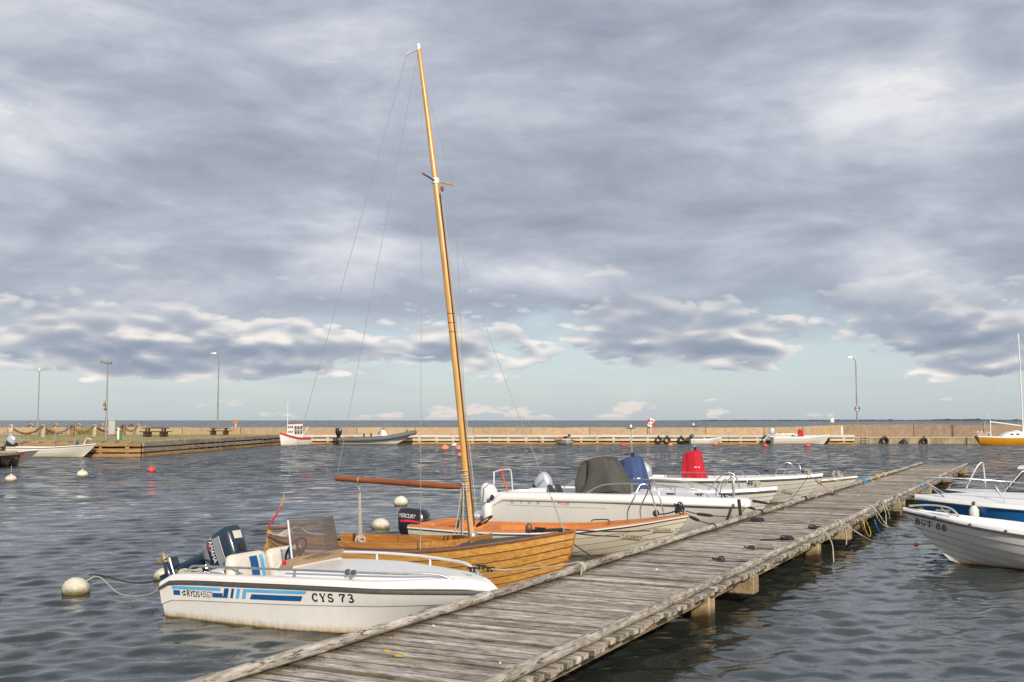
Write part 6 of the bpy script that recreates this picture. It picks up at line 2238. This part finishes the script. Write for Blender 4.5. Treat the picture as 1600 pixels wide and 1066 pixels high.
# dinghy end-on with orange cover
fb5, fh5, _ = far_boat('dinghy', 'white dinghy with crumpled orange cover, seen end-on at the far quay', (5.0, 107.6, 0), R(-84), 2.8, .95, .42, .42, .5, 'gelcoat_ivory', 'rail_brown', strakes=0, rake=.3, fore=1.1, stern=.8)
mb_ = MB()
rings = []
for i in range(9):
    f = i / 8
    rings.append([(.1 + 2.3 * f, (-.98 + .245 * j) * (1 - .35 * f), .50 + .34 * math.sin(math.pi * j / 8) * (.7 + .3 * math.sin(f * 5 + j)) + .06 * math.sin(j * 2.7 + i * 1.9)) for j in range(9)])
mb_.loft(rings, closed=False)
mb_.build('boat_cover', MATS['tarp_orange'], fb5)
MB().box((2.2, .3, .9), (.2, .25, .3), ch=.05).build('fuel_can', MATS['cover_blue'], fb5)
# little white boat with tilted motor
fb6, fh6, _ = far_boat('skiff', 'little white skiff with a dark tilted motor below the red cover pole', (17.6, 107.9, 0), R(2), 3.1, .62, .45, .45, .62, 'gelcoat_ivory', 'gelcoat_clean', strakes=0, rake=.5)
outboard(fb6, (-.05, 0, .52), 62, 'motor_dark', 'motor_dark', 'motor_dark', .9, 'round', detail=False)
# far motorboat with red cover
fb7, fh7, _ = far_boat('console_boat', 'far white motorboat at the quay with a small red console cover', (25.6, 107.6, 0), R(1), 5.7, .9, .70, .68, .88, 'gelcoat_ivory', 'gelcoat_clean', strakes=6, rake=.55)
outboard(fb7, (-.1, 0, .85), 40, 'motor_silver', 'motor_silver', 'motor_silver', 1.2, 'slope', detail=False)
draped_cover(fb7, (2.55, 3.2, .36), (2.62, 2.98, .22), .62, 1.38, 'cover_red', folds=.015, seed=3)
MB().tube([(2.8, 0, 1.4), (2.8, 0, 2.1)], .02, 6).build('antenna_pole', MATS['steel_dull'], fb7)
hoop(fb7, [(.1, -.8, .7), (.15, -.8, .95), (.4, -.8, 1.0), (2.3, -.82, 1.0), (2.4, -.82, .75)], .018, 'side_rail')

# yellow sailboat
fb8 = thing('sailboat', 'yellow sailboat with white cabin and boom crutch at the right edge', 'sailboat', (44.2, 103.2, 0), R(0.5), FG)
h8 = Hull(7.4, [(0, .45), (.15, .8), (.4, 1.1), (.65, 1.0), (.85, .55), (1, .04)], [(0, .05), (.3, -.3), (.7, -.3), (1, .15)], [(0, .80), (.35, .72), (.7, .8), (1, .98)], [(0, .6), (.5, .8), (1, .2)], .8, ns=18, transom=.35)
h8.outer('hull', 'gelcoat_yellow', fb8)
h8.sweep(lambda s: [(-.03, -.03), (.012, -.02), (.016, .04), (-.01, .07), (-.06, .07), (-.06, .0)]).build('toe_rail', MATS['gelcoat_clean'], fb8)
h8.deck(.0, .99, .12, .03, .03).build('deck', MATS['gelcoat_clean'], fb8)
cab = MB()
rings = []
for x_, w_, zt in ((1.9, .55, .86), (2.3, .62, 1.12), (2.8, .66, 1.30), (3.6, .66, 1.33), (4.6, .58, 1.22), (5.3, .45, .98)):
    rings.append([(x_, w_ * 1.08, .74), (x_, w_, zt - .07), (x_, w_ * .8, zt), (x_, -w_ * .8, zt), (x_, -w_, zt - .07), (x_, -w_ * 1.08, .74)])
cab.loft(rings)
cbo = cab.build('cabin', MATS['gelcoat_clean'], fb8, smooth=30)
for xx in (2.75, 3.3, 4.1):
    for sg in (-1, 1):
        MB().box((xx, sg * .695, 1.04), (.32, .05, .17), ch=.04).build('window', MATS['window_dark'], cbo)
MB().box((3.4, 0, 1.36), (.6, .5, .06), ch=.02).build('hatch', MATS['alu_white'], cbo)
MB().tube([(4.15, 0, 1.2), (3.98, 0, 10.6)], [.075, .06], 10).build('mast', MATS['alu_white'], fb8)
MB().tube([(3.95, 0, 1.85), (1.05, 0, 2.22)], .06, 10).build('boom', MATS['gelcoat_ivory'], fb8)
MB().tube([(1.05, 0, .9), (1.05, 0, 2.35)], .05, 8).build('boom_crutch', MATS['alu_white'], fb8)
for a in ([(.15, -.4, .9), (-.02, -.42, 1.25), (.1, -.38, 1.28), (.3, -.35, .9)], [(.15, .4, .9), (-.05, .42, 1.25), (.1, .38, 1.28), (.3, .35, .9)], [(.35, -.5, .88), (.45, -.5, 1.2), (.7, -.55, 1.2), (.85, -.6, .85)]):
    hoop(fb8, a, .025, 'stern_rail', 'alu_white', 5)
for p0, p1 in (((3.98, 0, 10.5), (.05, 0, .9)), ((3.98, 0, 10.5), (7.3, 0, 1.0)), ((4.0, 0, 8.5), (4.1, -.95, .8)), ((4.0, 0, 8.5), (4.1, .95, .8)), ((1.05, 0, 2.3), (.75, 0, 3.2))):
    MB().tube([p0, p1], .008, 5).build('stay', MATS['alu_white'], fb8)

# ================================================================== ropes and gear on the jetty
def world_pt(o, p):
    return o.matrix_basis @ Vector(p)


def rope(label, pts, r_=.011, mat='rope_white', k=7, name='mooring_rope', group='mooring ropes at the jetty', cat='rope'):
    pts = [Vector(p) for p in pts]
    o = thing(name, label, cat, pts[0], 0, group)
    MB().tube([p - pts[0] for p in smooth_path(pts, k)], r_, 7).build('strand', MATS[mat], o, smooth=60)
    return o


def hang(a, b_, sag, n=5):
    a, b_ = Vector(a), Vector(b_)
    return [lerp(a, b_, i / n) - Vector((0, 0, sag * 4 * (i / n) * (1 - i / n))) for i in range(n + 1)]


def log_wrap(mb_, t, w_, turns=3, r_=.011, rad=.060, skew=.02):
    pts = []
    for i in range(turns * 12 + 1):
        a = 2 * math.pi * i / 12
        pts.append(J(t + skew * i / 12 + .006 * math.sin(i * 1.3), w_ + rad * math.cos(a), .475 + max(rad * math.sin(a), -.052)))
    mb_.tube(pts, r_, 6)


def wrap(label, t, w_, mat, turns=3, tail=None, r_=.012, group='rope turns round the jetty logs'):
    o = thing('rope_turns', label, 'rope', (0, 0, 0), 0, group)
    base = J(t, w_, .475)
    o.location = base
    mb_ = MB()
    log_wrap(mb_, t, w_, turns, r_)
    mb_.v = [tuple(Vector(q) - base) for q in mb_.v]
    m_ = mb_.build('turns', MATS[mat], o, smooth=60)
    if tail:
        for tl in tail:
            MB().tube([Vector(q) - base for q in smooth_path(tl, 6)], r_ * .9, 6).build('tail', MATS[mat], o, smooth=60)
    return o


def spring_unit(o, a, b_, mat='spring_steel'):
    """coil spring between two points, relative to o"""
    a, b_ = Vector(a), Vector(b_)
    d = (b_ - a)
    ln = d.length
    d.normalize()
    n1_ = d.cross(Vector((0, 0, 1))).normalized()
    n2_ = d.cross(n1_)
    turns = 11
    pts = [a + d * (ln * i / (turns * 9)) + (n1_ * math.cos(2 * math.pi * i / 9) + n2_ * math.sin(2 * math.pi * i / 9)) * .034 for i in range(turns * 9 + 1)]
    MB().tube(pts, .006, 5).build('coil_spring', MATS[mat], o, smooth=60)


def sprung_line(label, p0, p1, f0, f1, mat='rope_dark'):
    """mooring line with a coil spring and shackle before the jetty"""
    p0, p1 = Vector(p0), Vector(p1)
    o = thing('sprung_mooring_line', label, 'mooring line', p0, 0, 'mooring lines with steel springs')
    q0, q1 = (p1 - p0) * f0, (p1 - p0) * f1
    MB().tube(smooth_path([(0, 0, 0), q0 * .5 - Vector((0, 0, .02)), q0], 6), .0105, 6).build('strand', MATS[mat], o)
    spring_unit(o, q0 + (q1 - q0) * .12, q0 + (q1 - q0) * .85)
    for f in (.06, .95):
        c_ = q0 + (q1 - q0) * f
        MB().torus(c_, .026, .008, 12, 6, Matrix.Rotation(R(90), 3, 'X')).build('shackle', MATS['galvanised'], o)
    MB().tube([q1, p1 - p0], .009, 6).build('chain_end', MATS['galvanised'], o)
    return o


def snubber_line(label, p0, p1, f0, f1):
    p0, p1 = Vector(p0), Vector(p1)
    o = thing('snubbed_mooring_line', label, 'mooring line', p0, 0, 'mooring lines with rubber snubbers')
    d = p1 - p0
    pts = [(0, 0, 0), d * f0, d * f1, d]
    pts = [Vector(q) - Vector((0, 0, .03 * math.sin(math.pi * i / 3))) for i, q in enumerate(pts)]
    MB().tube(smooth_path(pts, 5), .010, 6).build('strand', MATS['rope_dark'], o)
    a, b_ = pts[1], pts[2]
    MB().tube([lerp(a, b_, q) for q in (0, .12, .5, .88, 1)], [.015, .026, .030, .026, .015], 10).build('rubber_snubber', MATS['rubber'], o, smooth=60)
    return o


bpy.context.view_layer.update()
LT = .53
# striped motorboat
bow = world_pt(boat_a, (4.05, -.02, .73))
rope('white mooring rope from the bow of the striped motorboat along the log', [bow, bow + Vector((.25, .12, -.02)), J(12.4, 5.62, .56), J(12.95, 5.56, .55)], .007)
wrap('white rope turns round the left log by the sailing boat bow', 12.95, WL, 'rope_white', 4, [[J(13.0, 5.52, .53), J(12.8, 5.46, .45), J(12.7, 5.42, .43)]])
st = world_pt(boat_a, (.0, -.45, .5))
by = Vector((-5.78, 15.02, .12))
rope('slack stern rope from the striped motorboat to the large white buoy', [st, lerp(st, by, .3) - Vector((0, 0, .22)), lerp(st, by, .62) - Vector((0, 0, .18)), by + Vector((.16, 0, .10)), by + Vector((-.02, 0, .05))], .008)
rope('second stern rope running from the striped motorboat towards the large white buoy', [st + Vector((0, .3, -.05)), lerp(st, by, .5) + Vector((0, .3, -.10)), by + Vector((.08, .2, .10)), by + Vector((.0, 0.05, .12))], .010, 'rope_dark')
# sailing boat: two dark lines with springs
bw = world_pt(boat_b, (4.75, -.05, .90))
sprung_line('lower dark mooring line with coil spring from the sailing boat bow', bw, J(16.05, 5.60, .52), .60, .86)
sprung_line('upper dark mooring line with coil spring from the sailing boat bow', bw + Vector((.1, .1, 0)), J(17.55, 5.60, .52), .66, .90)
rope('short dark mooring rope from the sailing boat bow straight down to the log', [bw + Vector((.05, 0, -.02)), lerp(bw, J(13.6, 5.6, .5), .5), J(13.6, 5.58, .5)], .008, 'rope_dark')
# orange boat
cb_ = world_pt(boat_c, (4.95, 0, .76))
snubber_line('dark line with rubber snubber from the orange boat, nearer one', cb_, J(18.75, 5.55, .54), .15, .55)
snubber_line('dark line with rubber snubber from the orange boat, farther one', cb_ + Vector((0, 0, .04)), J(20.3, 5.57, .54), .22, .55)
# large boat
db = world_pt(boat_d, (4.9, -.18, .86))
snubber_line('dark line with rubber snubber from the large white boat, nearer one', db, J(22.2, 5.55, .54), .60, .90)
snubber_line('dark line with rubber snubber from the large white boat, farther one', db + Vector((.12, .1, 0)), J(23.9, 5.57, .54), .45, .80)
o_ = thing('rubber_stop', 'upright black rubber buffer on the log at the large white boat bow', 'buffer', J(21.0, 5.60, .5), 0)
MB().tube([(0, 0, 0), (-.03, .02, .32)], [.03, .034], 10).build('buffer', MATS['rubber'], o_)
# blue- and red-cover boats
eb = world_pt(boat_e, (5.55, -.05, .85))
sprung_line('pale line with coil spring from the blue-covered boat', eb, J(26.6, 5.57, .54), .45, .78, 'rope_white')
rope('white mooring rope from the blue-covered boat to the log', hang(eb, J(27.3, 5.57, .54), .05), .010)
fb_ = world_pt(boat_f, (4.85, -.05, .88))
sprung_line('pale line with coil spring from the red-covered boat', fb_, J(29.6, 5.60, .56), .50, .80, 'rope_white')
rope('white mooring rope from the red-covered boat to the log', hang(fb_, J(33.2, 5.57, .54), .05), .010)
wrap('dark rope turns on the left log level with the blue-covered boat', 26.6, WL, 'rope_dark', 4)
wrap('white rope turns on the left log just past the dark rope turns', 27.8, WL, 'rope_white', 3)
wrap('white rope turns on the left log level with the red-covered boat', 29.9, WL, 'rope_white', 3)
wrap('white rope turns on the left log next to the blue cloth', 34.6, WL, 'rope_white', 3)
wrap('broad blue cloth wound round the left log near the jetty end', 35.4, WL, 'rope_blue', 9, r_=.03)
wrap('white rope turns on the left log beyond the blue cloth', 36.6, WL, 'rope_white', 3)
wrap('yellow rope turns on the left log, nearer of two', 38.2, WL, 'rope_yellow', 3, r_=.018)
wrap('yellow rope turns on the left log, farther of two', 39.7, WL, 'rope_yellow', 3, r_=.018)
wrap('dark rope turns on the left log above the orange boat bow', 18.9, WL, 'rope_dark', 2)
wrap('dark rope turns on the left log at the large white boat bow', 22.3, WL, 'rope_dark', 3)


# dark coils and spare lines left on the planks
def deck_coil(label, t, w_, rad=.10, n=70, mat='rope_dark', tail=None, seed=1, spring=False):
    rd = random.Random(seed)
    o = thing('rope_coil', label, 'rope coil', J(t, w_, .42), JA, 'rope coils lying on the jetty')
    pts = []
    for k in range(n):
        a = k * .52 + rd.uniform(-.1, .1)
        rr = rad * (.55 + .45 * math.sin(k * .31 + seed))
        pts.append((rr * math.cos(a) * 1.7 + rd.uniform(-.01, .01), rr * math.sin(a) + rd.uniform(-.01, .01), .012 + .05 * abs(math.sin(k * .47)) * (.4 + .6 * k / n)))
    if tail:
        pts += [(q[0], q[1], .012) for q in tail]
    MB().tube(smooth_path(pts, 2), .011, 5).build('strand', MATS[mat], o, smooth=60)
    if spring:
        spring_unit(o, (.12, -.30, .045), (.12, -.05, .045))
        MB().torus((.12, -.33, .03), .03, .008, 12, 6).build('shackle', MATS['galvanised'], o)
    return o


deck_coil('dark blue rope loop on the planks nearest the camera', 14.75, 4.25, .09, 26, tail=[(.0, -.1), (.1, -.3), (.05, -.45)], seed=2)
deck_coil('dark blue rope with brass coloured spring on the planks', 16.3, 4.20, .09, 30, tail=[(.0, -.08)], seed=3, spring=True)
deck_coil('black rope heap beside the right log, nearer of two', 17.9, 4.02, .10, 60, tail=[(-.15, .2), (-.3, .36)], seed=4)
deck_coil('black rope heap beside the right log, farther of two', 19.9, 3.98, .10, 60, tail=[(.1, -.15), (.25, -.22)], seed=5)
deck_coil('dark rope heap beside the left log below the large white boat', 20.9, 5.25, .13, 80, tail=[(.3, .1)], seed=6)
deck_coil('small dark rope end lying by the left log far along the jetty', 28.9, 5.3, .06, 18, tail=[(.2, -.1)], seed=8)

# right hand side: white lines to the clinker boat and the blue boat
r1b = world_pt(boat_r1, (5.05, .05, .92))
r2b = world_pt(boat_r2, (5.45, .05, .90))
o1 = wrap('white rope turns on the right log above a hanging tail, nearest to camera', 18.9, WR, 'rope_white', 2, [[J(18.95, 3.63, .50), J(18.9, 3.50, .30), J(18.7, 3.44, .08), J(18.6, 3.42, .02)]])
wrap('white rope turns on the right log tied to the clinker boat low line', 20.6, WR, 'rope_white', 3, [[J(20.7, 3.62, .50), J(20.65, 3.56, .25), J(20.55, 3.55, .1)]])
low = world_pt(boat_r1, (4.65, 0, .32))
rope('white mooring rope sagging low from the log to the clinker boat stem', [J(20.7, 3.62, .46), lerp(J(20.7, 3.62, .46), low, .35) - Vector((0, 0, .20)), lerp(J(20.7, 3.62, .46), low, .7) - Vector((0, 0, .12)), low], .013)
o2 = thing('orange_float', 'small orange float threaded on the low rope before the clinker boat', 'float', lerp(J(20.7, 3.62, .46), low, .78) - Vector((0, 0, .10)))
MB().ell((0, 0, 0), (.05, .035, .035), 10, 7).build('float_body', MATS['rope_orange'], o2)
wrap('white rope turns on the right log with long tails to the water', 24.3, WR, 'rope_white', 3, [[J(24.35, 3.62, .50), J(24.3, 3.5, .35), J(24.0, 3.3, .15), J(23.6, 3.05, .06)], [J(24.3, 3.62, .50), J(24.35, 3.5, .2), J(24.5, 3.3, .05)]])
wrap('white rope turns on the right log holding the clinker boat bow', 25.6, WR, 'rope_white', 5, [[J(25.6, 3.62, .50), J(25.5, 3.54, .3), J(25.4, 3.52, .06)], [J(25.7, 3.62, .50), J(25.7, 3.52, .35), J(25.85, 3.5, .15)]])
rope('white mooring rope from the right log to the clinker boat bow', hang(J(25.6, 3.64, .54), r1b, .10), .013)
wrap('white rope turns on the right log holding the blue-sided boat', 28.0, WR, 'rope_white', 5, [[J(28.05, 3.62, .50), J(27.9, 3.52, .3), J(27.7, 3.5, .06)]])
rope('white mooring rope from the right log to the blue-sided boat bow', hang(J(28.0, 3.64, .54), r2b, .06), .013)
wrap('blue rope turns on the right log with a hanging blue tail', 33.3, WR, 'rope_blue', 3, [[J(33.3, 3.62, .50), J(33.2, 3.5, .35), J(33.0, 3.46, .15), J(32.8, 3.42, .08)]], r_=.016)
rope('blue rope end trailing into the water below the white ropes', [J(23.6, 3.5, .3), J(23.4, 3.4, .12), J(23.2, 3.3, .03)], .012, 'rope_blue')
rope('yellow rope loop hanging under the right log by the second post', [J(22.9, 3.62, .4), J(22.8, 3.55, .15), J(22.9, 3.5, .03), J(23.05, 3.5, .12), J(23.1, 3.6, .35)], .006, 'rope_yellow')
